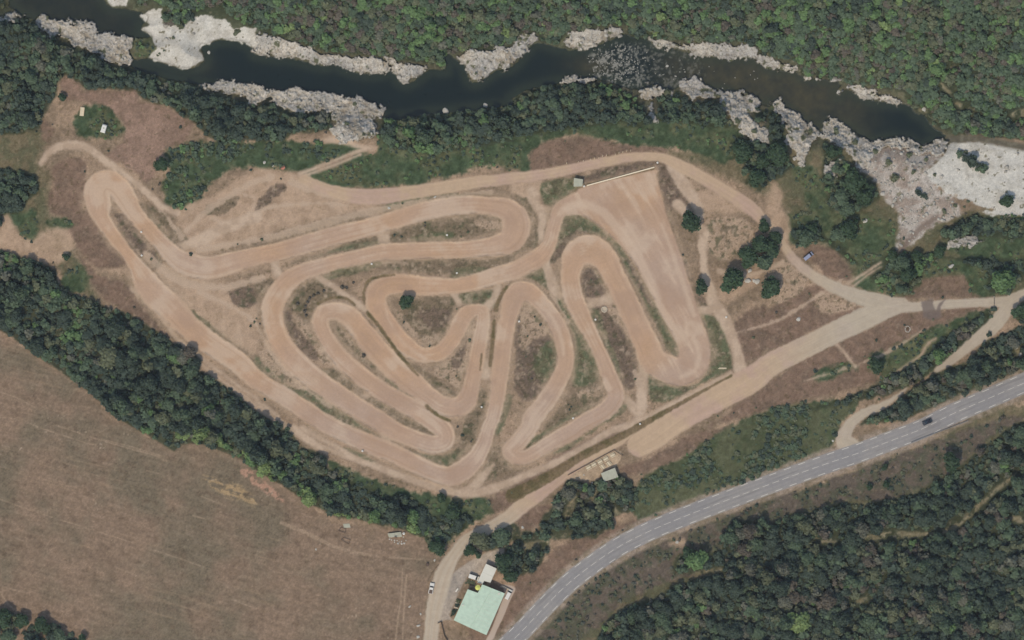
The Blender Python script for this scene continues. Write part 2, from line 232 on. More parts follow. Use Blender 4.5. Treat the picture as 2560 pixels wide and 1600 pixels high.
ISLANDS = [  # (tone, outline) tone: g green, d dark dry, b brown, p pale
 ('g', P('A2', (920,1450), (1100,1400), (1600,1365), (1660,1390), (1300,1440), (1000,1500), (905,1512))),
 ('d', P('B2', (180,385), (300,330), (500,280), (640,200), (860,165), (885,228), (700,262), (500,302), (300,352))), ('g', P('B2', (480,290), (640,225), (870,195), (880,228), (700,258))),
 ('d', P('B2', (160,185), (300,105), (620,20), (835,-12), (835,12), (500,115), (200,187))), ('b', P('B2', (-40,215), (80,190), (95,205), (0,232))),
 ('d', P('B2', (945,150), (1050,80), (1300,30), (1600,5), (1725,25), (1745,80), (1680,135), (1400,190), (960,217))), ('g', P('B2', (1100,170), (1250,135), (1400,130), (1400,185), (1150,205))), ('p', P('B2', (1540,60), (1740,60), (1745,110), (1640,120))),
 ('g', P('B2', (475,445), (620,370), (870,330), (900,370), (600,450), (500,475))), ('d', P('B2', (930,345), (1300,318), (1600,330), (1816,290), (1816,345), (1500,420), (1200,430), (900,400))),
 ('g', P('B2', (1385,430), (1440,390), (1600,382), (1640,405), (1480,462), (1395,470))),
 ('d', P('B2', (205,625), (230,560), (300,500), (400,468), (520,510), (700,640), (560,605), (450,640), (405,720), (370,780), (290,720))), ('b', P('B2', (190,690), (240,690), (280,800), (440,990), (410,1050), (300,960), (225,820))),
 ('p', P('B2', (260,720), (330,760), (420,880), (540,1060), (460,1080), (440,980), (320,830))),
 ('d', P('B2', (1100,610), (1380,590), (1410,660), (1340,860), (1240,950), (1100,860), (990,720), (1040,690))), ('b', P('B2', (1150,690), (1380,680), (1360,790), (1240,820))), ('p', P('B2', (970,680), (1040,720), (1160,860), (1330,860), (1240,955), (1100,870), (1000,760))),
 ('d', P('B2', (565,800), (610,800), (720,870), (820,970), (890,1110), (850,1130), (740,1050), (630,940), (590,880))), ('p', P('B2', (600,830), (680,850), (760,920), (700,950))),
 ('d', P('B2', (460,1122), (560,1100), (770,1240), (710,1305), (590,1240))), ('g', P('B2', (465,1125), (520,1130), (690,1270), (700,1305), (590,1240))),
 ('d', P('B2', (760,1330), (840,1302), (1000,1375), (1150,1470), (1250,1545), (1260,1575), (1200,1580), (1000,1480))), ('g', P('B2', (920,1190), (980,1190), (1200,1362), (1160,1370))),
 ('d', P('B2', (1070,1060), (1180,1100), (1430,1290), (1400,1302), (1330,1300), (1190,1195))), ('p', P('B2', (1240,1120), (1420,1000), (1510,800), (1530,760), (1550,800), (1480,1100), (1440,1240), (1200,1100))),
 ('b', P('B2', (1380,1050), (1490,880), (1490,960), (1440,1100))), ('g', P('B2', (0,1010), (200,1120), (400,1250), (640,1420), (770,1512), 'C2', (900,100), (850,100), (720,30), 'B2', (600,1500), (380,1385), (250,1270), (0,1110))),
 ('p', P('B2', (60,960), (330,1190), (380,1240), (250,1230), (40,1060))),
 ('g', P('B3', (350,10), (480,15), (600,65), (730,180), (820,300), (960,510), (1060,730), (1180,950), (1180,1000), (1155,1022), (1120,985), (1010,770), (850,470), (740,290), (640,190), (540,152), (460,172), (400,240), (300,340), (270,330), (330,140))),
 ('b', P('B3', (370,180), (460,120), (560,140), (400,240), (300,340), (280,320))), ('b', P('B3', (800,330), (850,330), (960,530), (1000,660), (950,620), (860,450))),
 ('b', P('B3', (480,430), (560,372), (650,402), (700,480), (720,560), (640,600), (520,603))), ('b', P('B3', (540,690), (680,650), (780,680), (860,850), (900,1000), (890,1080), (870,1230), (800,1248), (720,1080), (600,850))), ('p', P('B3', (640,600), (720,560), (800,700), (880,900), (800,860), (690,700))),
 ('g', P('B3', (545,700), (620,690), (660,840), (760,1060), (760,1180), (640,930))), ('g', P('B3', (310,640), (350,585), (430,720), (520,860), (580,990), (612,1190), (430,1230), (450,1000), (425,850))),
 ('b', P('B3', (20,720), (130,680), (190,700), (280,850), (320,1100), (150,1338), (20,1250), (30,1000))), ('g', P('B3', (200,950), (290,900), (318,1100), (220,1210), (150,1100))), ('p', P('B3', (60,700), (150,650), (200,720), (300,900), (250,860), (150,900), (60,980))),
 ('d', P('B3', (230,1512), (420,1300), (620,1180), (650,1308), (480,1430), (300,1512))), ('g', P('B3', (300,1505), (420,1420), (520,1385), (500,1425), (350,1500), 'C3', (110,150), (150,70))),
 ('p', P('B3', (460,1270), (640,1230), (640,1290), (520,1330))),
 ('g', P('B3', (1340,730), (1400,708), (1490,790), (1540,920), (1560,1090), (1420,1180), (1200,1290), (1090,1340), (980,1320), (960,1150), (1010,1150), (1090,1210), (1240,1232), (1370,1150), (1412,1020), (1395,880))),
 ('g', P('C3', (290,190), (340,150), (560,30), 'B3', (780,1350), (840,1362), (720,1460), (600,1530), 'C3', (400,160))), ('d', P('C2', (955,110), (1100,170), (1300,200), (1450,140), (1510,150), (1450,260), (1350,296), (1200,250))),
 ('g', P('C2', (1120,180), (1320,210), (1480,160), (1420,260), (1340,292))),
 ('d', P('C2', (1690,100), (1735,200), (1790,290), (1720,350), (1600,410), (1540,455), (1600,340))), ('g', P('C2', (1690,60), (1725,60), (1760,0), 'B2', (1816,1300), (1760,1300), 'C2', (1690,0))),
 ('d', P('B2', (1560,1260), (1650,1270), (1620,1400), (1580,1512), 'C2', (1560,150), (1450,130), 'B2', (1480,1460), (1560,1380))),
 ('b', P('B1', (800,0), (870,0), (1000,80), (1170,320), (1060,402), (900,220), 'A1', (775,1420))), ('g', P('B1', (1040,0), (1120,50), (1260,230), (1200,190), (1100,90))), ('d', P('B1', (1100,30), (1200,40), (1330,180), (1270,230))),
 ('g', P('B1', (1340,690), (1440,740), (1600,890), (1816,1060), (1816,1090), (1600,930), (1480,840))), ('b', P('B1', (1620,560), (1800,520), (1816,640), (1700,680))), ('d', P('B2', (0,480), (140,470), (60,630), (0,580))),
 ('d', P('A3', (0,1380), (100,1410), (170,1512), 'B3', (190,240), (100,250), (0,330), (0,280), (120,150), (140,60), 'A3', (60,1440))),
 ('g', P('A3', (205,1300), (430,1260), (520,1300), (440,1370), (270,1462), (210,1400))), ('b', P('A3', (510,1240), (980,1130), (1010,1180), (530,1300))), ('b', P('A3', (1020,1150), (1130,1170), (1250,1400), (1230,1460), (1120,1512), 'B3', (1250,380), (1330,560), (1390,660), (1310,640), (1230,380), (1110,30), 'A3', (1060,1350))),
 ('g', P('B3', (0,470), (110,430), (220,390), (260,480), (262,550), (180,490), (60,450))), ('g', P('B2', (1425,590), (1500,560), (1690,540), (1695,660), (1640,650), (1480,650))),
 ('d', P('A1', (880,1330), (1000,1450), (1180,1512), 'B1', (1250,220), (1100,60))), ('b', P('A2', (0,1440), (140,1300), (220,1330), (120,1420), (0,1512))), ('d', P('A1', (1420,1512), (1600,1400), (1700,1400), (1600,1512))),
 ('d', P('C2', (560,160), (800,250), (1100,380), (1300,440), (1180,410), (900,310), (640,210))), ('g', P('C2', (600,140), (760,240), (900,290), (1000,340), (870,280), (770,190))),
 ('p', P('B3', (1380,60), (1560,20), (1720,100), (1700,200), (1600,300), (1480,330), (1390,260))), ('p', P('B4', (330,580), (520,570), (640,650), (520,700), (380,720))), ('p', P('B4', (0,420), (120,330), (280,480), (180,600), (0,640))),
]
DARKLINES = [P('B2', (790,705,12), (870,800,12), (950,910,12), (1040,1030,12), (1150,1150,8)), P('B2', (1700,690,14), (1730,600,14), (1780,520,10)), P('B2', (1690,760,12), (1680,900,12), (1660,1080,12)), P('B2', (1600,1000,6), (1590,1110,6)),
 P('B3', (1555,1152,7), (1300,1292,11), (1100,1402,16), (950,1485,22), 'C3', (750,80,26), (500,205,30), (250,362,38), (0,490,48)), P('B2', (1210,1370,14), (1300,1440,12), (1370,1470,10)), P('B2', (770,640,8), (765,560,10), (800,480,10), (880,450,8), (980,440,8)),
 P('A3', (520,1310,4), (1005,1200,4)), P('B2', (440,640,10), (540,600,10), (640,605,10), (700,650,8))]
PALE_DIRT = [P('C3', (1120,780), (1200,785), (1235,830), (1150,865)), P('A1', (1250,1500), (1500,1400), (1816,1200), 'A2', (200,1220), (340,1250), (500,1330), (760,1370), (960,1440), (700,1500), 'B2', (200,110), (0,190), 'B1', (1500,270), (1330,310), (1270,250)),
 P('B1', (1080,420), (1180,340), (1270,400), (1480,490), (1700,540), (1700,700), (1450,800), (1300,650), (1180,540)), P('B2', (-20,460), (150,440), (130,480), (0,500)),
 P('A3', (0,1290), (200,1270), (220,1330), (210,1440), (280,1490), (150,1512), (60,1400), (0,1370)), P('B1', (0,60), (50,20), (130,140), (240,190), (330,110), (480,120), (520,240), (400,370), (230,320), (0,250), (-60,200)),
 P('A4', (0,1330), (50,1300), (100,1400), (60,1512), (0,1512)), P('A3', (1340,1340), (1600,1440), (1700,1512), (1340,1512)), P('B4', (0,60), (100,-20), (160,120), (110,230), (0,120)), P('B3', (1460,560), (1720,420), (1760,480), (1500,640)),
 P('B1', (1400,560), (1816,650), (1816,1000), (1600,860), (1400,720))]
YARD = P('Y', (1370,-60), (1360,40), (1330,110), (1260,130), (1230,260), (1060,190), (960,420), (780,400), (700,510), (640,600), (520,880), (430,1090), (500,1170), (400,1160), (280,1200), (200,1340), (180,1512), (100,1512), (230,900), (400,450), (800,150), (1100,0))
CONCRETE = P('Y', (1300,600), (1400,560), (1575,620), (1500,790), (1180,1512), (1060,1512), (1130,1390), (1390,710))
REDYARD = P('Y', (1260,400), (1440,390), (1560,600), (1400,600), (1200,520))
TERRACE = P('H', (210,960), (1450,280), (1660,430), (1560,640), (1480,720), (1100,880), (1040,1060), (700,1100), (400,1060))
WET = [P('B4', (1090,630), (1175,600), (1170,640), (1190,690), (1215,640), (1260,610), (1225,660), (1230,740), (1160,760), (1100,740)),]

WOODS = {
 'n': [P('A1', (1050,-300), (1080,20), (1180,60), (1200,150), (1320,150), (1420,90), (1550,40), (1700,160), (1816,210), 'A2', (100,240), (280,290), (480,365), (700,385), (900,400), (1000,430), (1230,450), (1350,500), (1360,390), (1440,370), (1600,350), (1816,310), 'A3', (60,235), (180,240), (200,300), (320,320), (400,225), (640,190), (800,180), (830,260),
        (1000,280), (1200,285), (1400,305), (1650,300), (1740,360), (1816,410), 'A4', (0,400), (200,440), (240,540), (500,560), (560,590), (700,610), (950,650), (1000,740), (1050,800), (1110,830), (1160,880), (1300,950), (1500,960), (1816,1000), (2200,1040), (2200,-300)),
       P('A1', (940,-80), (1100,-80), (1060,40), (960,50)), P('A1', (1150,70), (1300,70), (1400,130), (1300,180), (1200,180), (1140,130))],
 'l': [P('A1', (-350,140), (0,160), (60,140), (200,135), (260,170), (300,240), (420,285), (560,345), (700,400), (760,455), (930,485), (1050,520), (1200,565), (1400,590), (1450,650), (1600,690), (1816,745), 'A2', (100,725), (200,775), (320,810), (440,800), (540,770), (540,920), (400,930), (250,960), (180,1000), 'A1', (1816,1000), (1700,1010), (1560,1020),
        (1480,970), (1380,870), (1300,825), (1200,755), (1090,730), (1000,700), (960,630), (860,640), (750,630), (600,640), (560,580), (460,530), (410,600), (400,680), (340,780), (280,860), (290,930), (200,930), (100,950), (-350,950)),
       P('A1', (-350,1180), (100,1200), (250,1250), (280,1350), (200,1420), (150,1512), (-350,1512)), P('B1', (-350,-30), (20,-20), (40,60), (0,140), (-350,120)), P('A1', (-350,-150), (40,-100), (50,60), (-350,60))],
 'b': [P('B1', (-350,180), (0,262), (80,290), (240,330), (360,380), (420,425), (400,485), (480,560), (640,615), (720,655), (830,685), (960,735), (1050,795), (1180,875), (1230,925), (1300,935), (1430,1005), (1430,1120), (1600,1215), (1750,1345), 'C2', (0,-110), (90,-60), (250,10), (310,135), (400,172), (500,212), (510,290), (630,360), (700,400), (800,430),
        (920,490), (1060,480), (1150,530), (1260,620), (1330,640), (1480,620), (1560,640), (1480,720), (1380,800), (1210,860), (1200,780), (1050,735), (850,690), (700,650), (580,640), (480,600), (350,528), (200,430), (120,380), (0,310), 'C1', (1700,225), (1550,165), (1420,120), (1300,125), (1240,172), (1200,155), (1090,85), (940,15), 'B1', (900,1490), (800,1435), (700,1325),
        (560,1215), (380,1095), (250,1005), (100,895), (0,835), (-350,760))],
 'r': [P('A2', (900,840), (1050,845), (1180,815), (1300,805), (1500,785), (1816,745), 'A3', (0,705), (100,645), (300,595), (520,590), (650,585), (780,630), (900,700), (960,800), (1020,870), (900,900), (800,870), (500,900), (300,930), (0,980), 'A2', (1816,1000), (1500,1060), (1200,1100), (950,1060), (880,950)),
       P('A3', (1020,700), (1180,640), (1280,720), (1440,700), (1520,800), (1600,900), (1500,900), (1200,880), (1050,860)), P('A3', (1600,970), (1730,1000), (1816,1020), 'A4', (130,1050), (180,1180), (100,1260), (0,1290), 'A3', (1760,1360), (1660,1300), (1680,1200), (1570,1100)), P('A4', (60,780), (120,870), (110,1000), (0,1000), (0,780)),
       P('A4', (390,1000), (520,1060), (560,1150), (640,1220), (760,1300), (790,1400), (700,1480), (540,1512), (440,1480), (420,1380), (380,1280)), P('A3', (1740,760), (1816,780), (1816,900), (1700,840)),
       P('B4', (160,70), (340,60), (400,150), (540,250), (660,380), (560,330), (400,200), (180,210)), P('B4', (650,400), (830,300), (1000,290), (1200,280), (1100,440), (1000,580), (880,560), (780,500)), P('B4', (1260,310), (1816,330), (1816,470), (1700,570), (1560,560), (1540,400)),
       P('B4', (1200,120), (1500,40), (1816,30), (1900,180), (1500,170), (1250,190)), P('A4', (1280,1060), (1380,1060), (1480,1120), (1570,1160), (1550,1230), (1440,1210), (1380,1150)), P('A4', (1255,1150), (1310,1150), (1310,1195), (1260,1190)), P('A4', (1050,1330), (1150,1330), (1140,1400), (1060,1400)), P('B4', (1300,60), (1500,0), (1700,100), (1400,110))],
 's': [P('C3', (1816,640), 'C4', (0,700), (130,630), (280,600), (440,570), (560,530), (680,560), (850,520), (1000,480), (1200,380), (1300,330), (1400,250), (1500,140), (1600,100), (1680,20), (1816,-40), (2200,-150), (2200,1900), (0,1900), 'C3', (900,1900), (600,1512), (640,1420), (760,1310), (1000,1215), (1150,1130), (1300,1085), (1480,1030), (1300,1040), (1150,1030), (1140,990), (1180,910), (1480,880), (1520,720), (1560,660), (1700,660)),
       P('B4', (770,1210), (860,1140), (1010,1085), (1150,970), (1230,880), (1400,785), (1480,725), (1560,695), (1610,720), (1560,790), (1400,940), (1200,1095), (1000,1225), (870,1285), (650,1335), (500,1370), (250,1400), (600,1290)), P('B4', (1900,760), (1750,810), (1600,890), (1550,890), (1410,1060), (1280,1095), (1190,1135), (1010,1250), (860,1385), (710,1440), (650,1505), (950,1470), (1250,1350), (1500,1255), (1816,1110), (1900,1080)),
       P('B4', (2000,560), (1816,640), (1745,700), (1765,760), (1816,790), (2000,780)), P('C3', (380,360), (500,400), (560,400), (640,370), (760,345), (860,385), (890,480), (860,600), (710,640), (720,700), (600,790), (400,790), (270,800), (260,890), (150,1040), (-60,1060), 'C2', (1720,1000), (1715,900), (1816,840), 'C3', (40,800), (80,740), (190,740), (230,620), (290,570), (300,490), (370,440)),
       P('C2', (1560,760), (1680,700), (1816,660), 'C3', (60,720), (60,790), 'C2', (1816,810), (1700,880), (1600,880)), P('C1', (-350,1280), (0,1290), (120,1330), (180,1380), (60,1512), (-350,1700)), P('C1', (230,1360), (370,1370), (480,1430), (620,1500), (600,1700), (200,1700), (160,1460))],
}
GAPS = [P('C3', (440,500,22), (400,620,28)), P('C3', (90,850,24), (210,830,26), (330,820,20)), P('C2', (1790,725,24), (1816,790,20)), P('C3', (600,440,14), (560,540,18)), P('C3', (700,560,16), (760,620,16)), P('C2', (1700,870,16), (1760,900,14)), P('C3', (530,1460,18), (760,1265,26), (920,1192,26), (1100,1100,26), (1300,1050,24), (1480,1015,18)), P('C4', (370,820,14), (440,805,22), (480,815,10)), P('C4', (700,785,18), (900,765,28), (1100,760,18), (1280,735,18), (1420,630,20), (1580,480,18), (1700,385,14), (1770,330,10)), P('C4', (1520,690,14), (1560,715,18)), P('C4', (1730,640,24), (1800,660,24)),
        P('C4', (640,1240,14), (700,1220,16)), P('A4', (1340,730,14), (1400,770,20), (1460,790,14)), P('A4', (1740,810,20), (1816,800,30)), P('A4', (1080,780,14), (1120,785,16)), P('A4', (1230,600,14), (1290,660,12)), P('A4', (880,690,20), (950,680,24)), P('A4', (1310,460,14), (1340,465,10)), P('C3', (280,790,14), (380,770,14)), P('B4', (1760,950,20), (1790,1010,18)), P('B4', (980,1240,14), (900,1310,18), (760,1390,34))]
gap = np.full(X.shape, 1e4, f32)
for p in GAPS: gap = np.minimum(gap, stroke_sdf(p, n=3))
# ---------------------------------------------------------------- tones as seen in the photo (sRGB)
K = np.array([1.035, 1.11, 1.295]); AIR = np.array([.0148, .0168, .0213])   # light per unit of surface tone, and the light of the air itself
def lin(c):
    c = np.asarray(c, float) / 255.
    return np.where(c <= .04045, c / 12.92, ((c + .055) / 1.055) ** 2.4)
def alb(c, k=1.0): return np.clip((lin(c) - AIR) / K * k, 0.003, .9)
col = np.zeros(X.shape + (3,), f32)
def lay(m, c):
    m = m[..., None]; col[:] = col * (1 - m) + np.asarray(c, f32) * m
def cmix(a, b, t): return np.asarray(a, f32) * (1 - t[..., None]) + np.asarray(b, f32) * t[..., None]
zone = np.zeros(X.shape, np.int8)   # 0 ground 1 water 2 rock 3 gravel 4 meadow 5 field 6 track 7 gravel road 8 path 9 highway 10 yard 11 concrete
water_sd = poly_sdf(smooth(RIVER, 3, True), 400)
water_sd_n = water_sd + 2.2 * N8 + 1.5 * N20

base = cmix((153, 132, 113), (129, 113, 97), sm(-.5, .5, N60))
base = base * (1 - .0)  
col[:] = base
dry = np.ones(X.shape, f32)          # how much grass speckle
# woodland floor everywhere north of the river and around
north = sm(10, -30, Y - np.interp(X, [0, 600, 1300, 1900, 2200, 2600], [120, 130, 190, 160, 230, 330]))
lay(north * sm(-5, 5, water_sd_n), (70, 76, 62))
def region(polys, c, soft=4, e=5, z=None, cond=None, k=1.0, sub=2):
    tot = np.zeros(X.shape, f32)
    for p in polys:
        d = poly_sdf(smooth(p, sub, True) if sub > 1 else p) + e * (.6 * N20 + .4 * N8)
        tot = np.maximum(tot, sm(soft, -soft, d))
    if cond is not None: tot = tot * cond
    lay(tot * k, c)
    if z is not None: zone[tot > .5] = z
    return tot
OLIVE = [P('C3', (-300,1750), (150,1512), (300,1340), (520,1120), (760,960), (1100,800), (1500,640), (1816,520), 'C4', (450,370), (1150,110), 'B4', (1950,1360), 'C4', (2300,1900)),
 P('A3', (1100,1080), (1300,1060), (1500,1000), (1600,850), (1816,900), 'A4', (0,700), (400,880), (700,1100), (780,1300), (930,1512), 'B4', (1000,100), (1300,0), (1816,-40), (2000,200), (1900,560), (1560,600), (1100,560), (900,590), (640,560), (560,420), (330,200), (150,190), (120,0), 'A4', (130,1480), (0,1380), 'A3', (1760,1380), (1600,1290), (1400,1200), (1200,1130)),
 P('A1', (0,930), (300,900), (330,980), (270,1150), (350,1250), (360,1512), 'B1', (420,60), (480,200), (560,330), (640,450), (700,640), (500,520), (440,430), (300,250), (200,180), (0,60), (-300,0), 'A1', (-300,1000))]
region(OLIVE, cmix((108, 101, 82), (86, 88, 70), sm(-.4, .4, N20 + .4 * N60)), 14, 16, None, None, .85)
lay(sm(75, 15, water_sd_n) * .9, cmix((92, 94, 78), (80, 80, 68), sm(-.3, .5, N20)))
mBrown = region(BROWN, cmix((124, 104, 92), (106, 91, 81), sm(-.3, .6, N20)), 6, 8, None, None, .85)
lay(sm(8, -8, poly_sdf(smooth(BROWN[1], 2, True)) + 8 * N20) * .8, cmix((156, 131, 117), (128, 108, 96), sm(-.5, .4, N20 + .5 * N8)))
mGreen = region(MEADOW, cmix((72, 85, 67), (92, 95, 74), sm(-.4, .5, N20 * .6 + N60 * .6)) * (1 + .07 * N8)[..., None], 7, 12, 4)
lay(sm(6, -8, poly_sdf(MEADOW[6])) * .75, cmix((98, 98, 78), (72, 82, 64), sm(-.5, .5, N60 + .6 * N20)))
mShrub = region([SHRUBLAND], cmix((104, 95, 87), (86, 86, 74), sm(-.3, .4, N20)), 6, 8)
# south of the highway and belt floors
mWood = region([p for k in 'nlbrs' for p in WOODS[k]], cmix((70, 76, 62), (60, 66, 56), sm(-.3, .3, N20)), 5, 6, None, None, .9, 1)
lay(sm(4, -4, gap + 3 * N8) * np.maximum(mWood, north) * sm(-.6, .2, N20 + .4 * N8) * .85, cmix((164, 152, 130), (126, 118, 96), sm(-.3, .5, N20)))
fieldsd0 = poly_sdf(FIELD, 60)
mField = region([FIELD], (122, 106, 89), 2, 5, 5)
fu = (X * .966 + Y * .26); fv = (-X * .26 + Y * .966)
fieldcol = cmix((132, 114, 99), (115, 105, 91), sm(-.4, .7, N150 * .8 + N60 * .5))
fieldcol = cmix(fieldcol, (106, 92, 80), sm(.2, .9, N20) * .5)
st = fbm(fu / 9, fv, 5.0, 3, 41)
fieldcol = fieldcol * (1 + .045 * st + .05 * N8 + .04 * N3)[..., None]
stp = fbm(fu / 26, fv, 4.0, 2, 47) + .7 * fbm(X, Y, 150, 2, 52)
fieldcol = cmix(fieldcol, (160, 138, 116), sm(.8, 1.3, stp) * .3)
lay(mField, fieldcol)
for p in [P('C1', (0,515,2.5), (300,620,2.5), (840,790,2.5), (1200,910,2.5), (1550,1030,2)), P('B1', (0,1270,4), (120,1310,3), (250,1380,2)), P('C1', (250,0,4), (420,50,4), (560,100,5), (680,130,5)), P('C1', (400,-10,3), (640,70,4), (900,150,4), (1090,200,5), (1180,245,6)), P('C1', (730,90,3), (1000,160,4), (1150,210,4)),
          P('C1', (1430,495,4), (1600,560,3)), P('C1', (1370,630,3), (1510,670,3)), P('C1', (830,1000,3), (935,1040,4)), P('C1', (0,1170,5), (60,1260,5), (130,1320,6)), P('C1', (20,1135,4), (200,1180,3)), P('C1', (1660,1230,4), (1816,1290,4)),
          P('C2', (180,680,12), (350,750,14), (560,850,12), (780,905,9), (1000,930,6), (1180,940,4)), P('C2', (990,1512,6), (1010,1350,6), (1030,1200,6), (1040,1000,4)), P('C2', (1040,1512,4), (1055,1200,6), (1070,1050,4)), P('B1', (0,1450,3), (100,1460,4), (270,1512,4)), P('C1', (1040,310,3), (1200,350,4))]:
    m = sm(1.6, -1.2, stroke_sdf(p, n=4) + 1.3 * N8) * sm(-.7, .3, N20 + .25)
    lay(m * mField * .55, (166, 146, 126))
rim = sm(16, 2, -fieldsd0 + 3 * N8) * sm(-2, 2, -fieldsd0) * sm(-.7, .3, N20); lay(rim * .4, (152, 130, 112))
m = region([P('C1', (1450,350), (1600,360), (1816,480), (1816,560), (1640,500), (1500,440))], (168, 144, 112), 8, 14, None, sm(-.4, .4, N8 + st), .8)
m = region([P('C1', (1690,320), (1760,300), (1816,340), 'C2', (120,430), (210,520), (170,540), (0,420))], (176, 140, 122), 4, 8, None, sm(-.5, .3, N8), .85)
sp = sm(1.02, 1.25, vn(X / 5, Y / 5, 77) + .35 * vn(X / 40, Y / 40, 78)); lay(sm(.95, 1.2, vn(X / 4 + 9, Y / 4, 87) + .4 * vn(X / 30, Y / 30, 88)) * mField * .45, (94, 84, 72)); lay(sp * mField * .9, (176, 160, 142))

mPale = region(PALE_DIRT, cmix((177, 153, 132), (160, 138, 118), sm(-.2, .7, N20)), 8, 10, None, None, .9)
tone = {'g': ((104, 102, 82), (86, 93, 73)), 'd': ((124, 110, 94), (102, 93, 78)), 'b': ((116, 101, 90), (96, 85, 77)), 'p': ((174, 152, 132), (146, 127, 109))}
grassy = np.zeros(X.shape, f32)
for t, p in ISLANDS:
    d = poly_sdf(smooth(p, 2, True)) + 6.5 * (.5 * N20 + .5 * N8)
    m = sm(4, -5, d); lay(m * .9, cmix(tone[t][0], tone[t][1], sm(-.3, .5, N8 * .6 + N20 * .6)))
    grassy = np.maximum(grassy, m)
gm = np.clip(grassy, 0, 1)
lay(gm * sm(.15, .75, fbm(X, Y, 15, 3, 161)) * .6, cmix((92, 84, 72), (78, 82, 64), sm(-.3, .3, N60)))
lay(gm * sm(.25, .8, fbm(X + 300, Y, 13, 3, 171)) * .6, (164, 146, 128))
lay(gm * sm(.45, .9, fbm(X, Y + 500, 6, 2, 181)) * .5, (74, 70, 58))
mYard = region([YARD], cmix((168, 155, 142), (154, 145, 136), sm(-.3, .5, N60)), 3, 3, 10)
mRedY = region([REDYARD], (160, 136, 116), 3, 4)
mTer = region([TERRACE], (172, 152, 130), 2, 2, 10)
# verges beside the highway
vd = stroke_sdf([(x, y, r) for x, y, r in VERGE], n=1) + 3 * N8
lay(sm(7, -4, vd) * .8, cmix((156, 142, 130), (120, 110, 96), sm(-.3, .5, N20)))
# dry grass speckle over soft ground
sand = np.maximum(mField * .5, 0)
smo = 1 - .4 * np.clip(mPale * (1 - grassy), 0, 1)
spk = (1 + (.055 * N3 + .075 * N8) * smo + .05 * N20) * (1 + .03 * W1 * smo)
col *= (spk * (1 - mField) + (1 + .05 * N3 + .03 * W1) * mField)[..., None]
mPl = np.clip(mPale * (1 - grassy), 0, 1)
tuss = (1 - .6 * mPl) * sm(.62, .95, fbm(X, Y, 7, 2, 88)) * (1 - mField) * (1 - mGreen) * (1 - mYard) * (1 - mTer)
lay(tuss * .45, (88, 80, 62))
pal = (1 - .8 * mPl) * sm(.7, 1.0, fbm(X, Y, 8, 2, 95)) * (1 - mField) * (1 - mGreen) * (1 - mYard)
lay(mPl * sm(.1, .8, fbm(X, Y, 24, 4, 201)) * .45, (142, 122, 104)); lay(mPl * sm(.2, .8, fbm(X, Y, 40, 4, 211)) * .4, (188, 166, 146))
lay(pal * .28, (176, 156, 136))

# pale wheel lines outside the roads
wl = np.full(X.shape, 1e4, f32)
for p in [P('F', (440,545,5), (480,505,6), (530,470,7), (590,435,8), (640,418,9)), P('F', (500,515,4), (545,530,4), (590,505,4), (600,470,4), (560,455,3)), P('F', (690,430,9), (760,455,9), (860,472,8)), P('F', (470,590,6), (560,575,7), (660,555,8), (760,528,9), (900,495,9), (1050,470,8), (1160,455,7)), P('F', (560,520,4), (640,490,5), (740,480,4), (820,485,4)),
          P('F', (430,560,6), (400,520,4), (360,470,4), (300,420,5), (240,375,5)), P('F', (345,600,8), (420,660,12), (520,680,7), (620,655,7)), P('F', (470,690,6), (540,720,5), (600,760,5), (640,830,5), (700,900,5), (780,960,5)), P('F', (400,770,5), (450,840,5), (540,910,6), (640,985,6), (720,1035,6), (860,1095,6)), P('F', (770,700,3), (740,760,3), (770,840,4), (830,900,4)),
          P('F', (1290,600,5), (1300,680,6), (1340,760,5)), P('F', (1500,880,7), (1520,960,9), (1490,1010,7)), P('F', (1650,520,5), (1660,620,5), (1668,690,5)), P('F', (1700,640,5), (1770,650,5), (1850,620,5)), P('F', (1720,790,3), (1830,760,3), (1930,700,4), (1990,660,3)), P('F', (1900,900,3), (2000,870,3), (2100,830,3), (2180,780,3)), P('F', (1180,940,6), (1170,880,6), (1180,800,5), (1200,700,5))]: wl = np.minimum(wl, stroke_sdf(p))
lay(sm(4, -4, wl + 3.5 * N8 + 3 * N20) * .75, (182, 161, 142))
# paths, roads, track
dP = np.full(X.shape, 1e4, f32)
for p in PATHS: dP = np.minimum(dP, stroke_sdf(p))
dP += 2.2 * N8
lay(sm(6, -5, dP) * .92, cmix((187, 166, 147), (172, 151, 132), sm(-.4, .6, N20)) * (1 + .03 * N3)[..., None]); zone[dP < 0] = 8
lat2 = np.zeros(X.shape, f32); arc2 = np.zeros(X.shape, f32)
dR = np.full(X.shape, 1e4, f32)
for p in ROADS: stroke_sdf(p, lat2, arc2, D=dR)
dR += 2.0 * N8
rst = fbm(lat2 * 26, arc2 / 40, 3.0, 2, 61)
east = sm(1850, 2150, X) * .8
roadc = cmix(cmix((182, 159, 136), (178, 153, 138), sm(-.2, .5, N60)), (172, 163, 149), east)
roadc = cmix(roadc, (178, 165, 149), sm(1230, 1330, Y) * sm(1400, 1250, X))
roadc = roadc * (1 + .02 * rst + .025 * N8)[..., None]
roadc = cmix(roadc, (168, 146, 124), sm(-.35, 0, -np.abs(np.abs(lat2) - .42) + .0 * N8 - .0) * .25 * (1 - east))
lay(sm(4, -3, dR), roadc); zone[dR < 0] = 7
for p in ROADS[2:3]:
    pass
lat = np.zeros(X.shape, f32); arc = np.zeros(X.shape, f32)
dT = stroke_sdf(TRACK, lat, arc); lt2 = np.zeros(X.shape, f32); ar2 = np.zeros(X.shape, f32)
dT2 = stroke_sdf(TRACK2, lt2, ar2); sel = dT2 < dT
lat = np.where(sel, lt2, lat); arc = np.where(sel, ar2 + 900, arc)
dPad = poly_sdf(smooth(PAD, 2, True))
dTr = np.minimum(np.minimum(dT, dT2), dPad) + 1.3 * N8 + 1.3 * N20
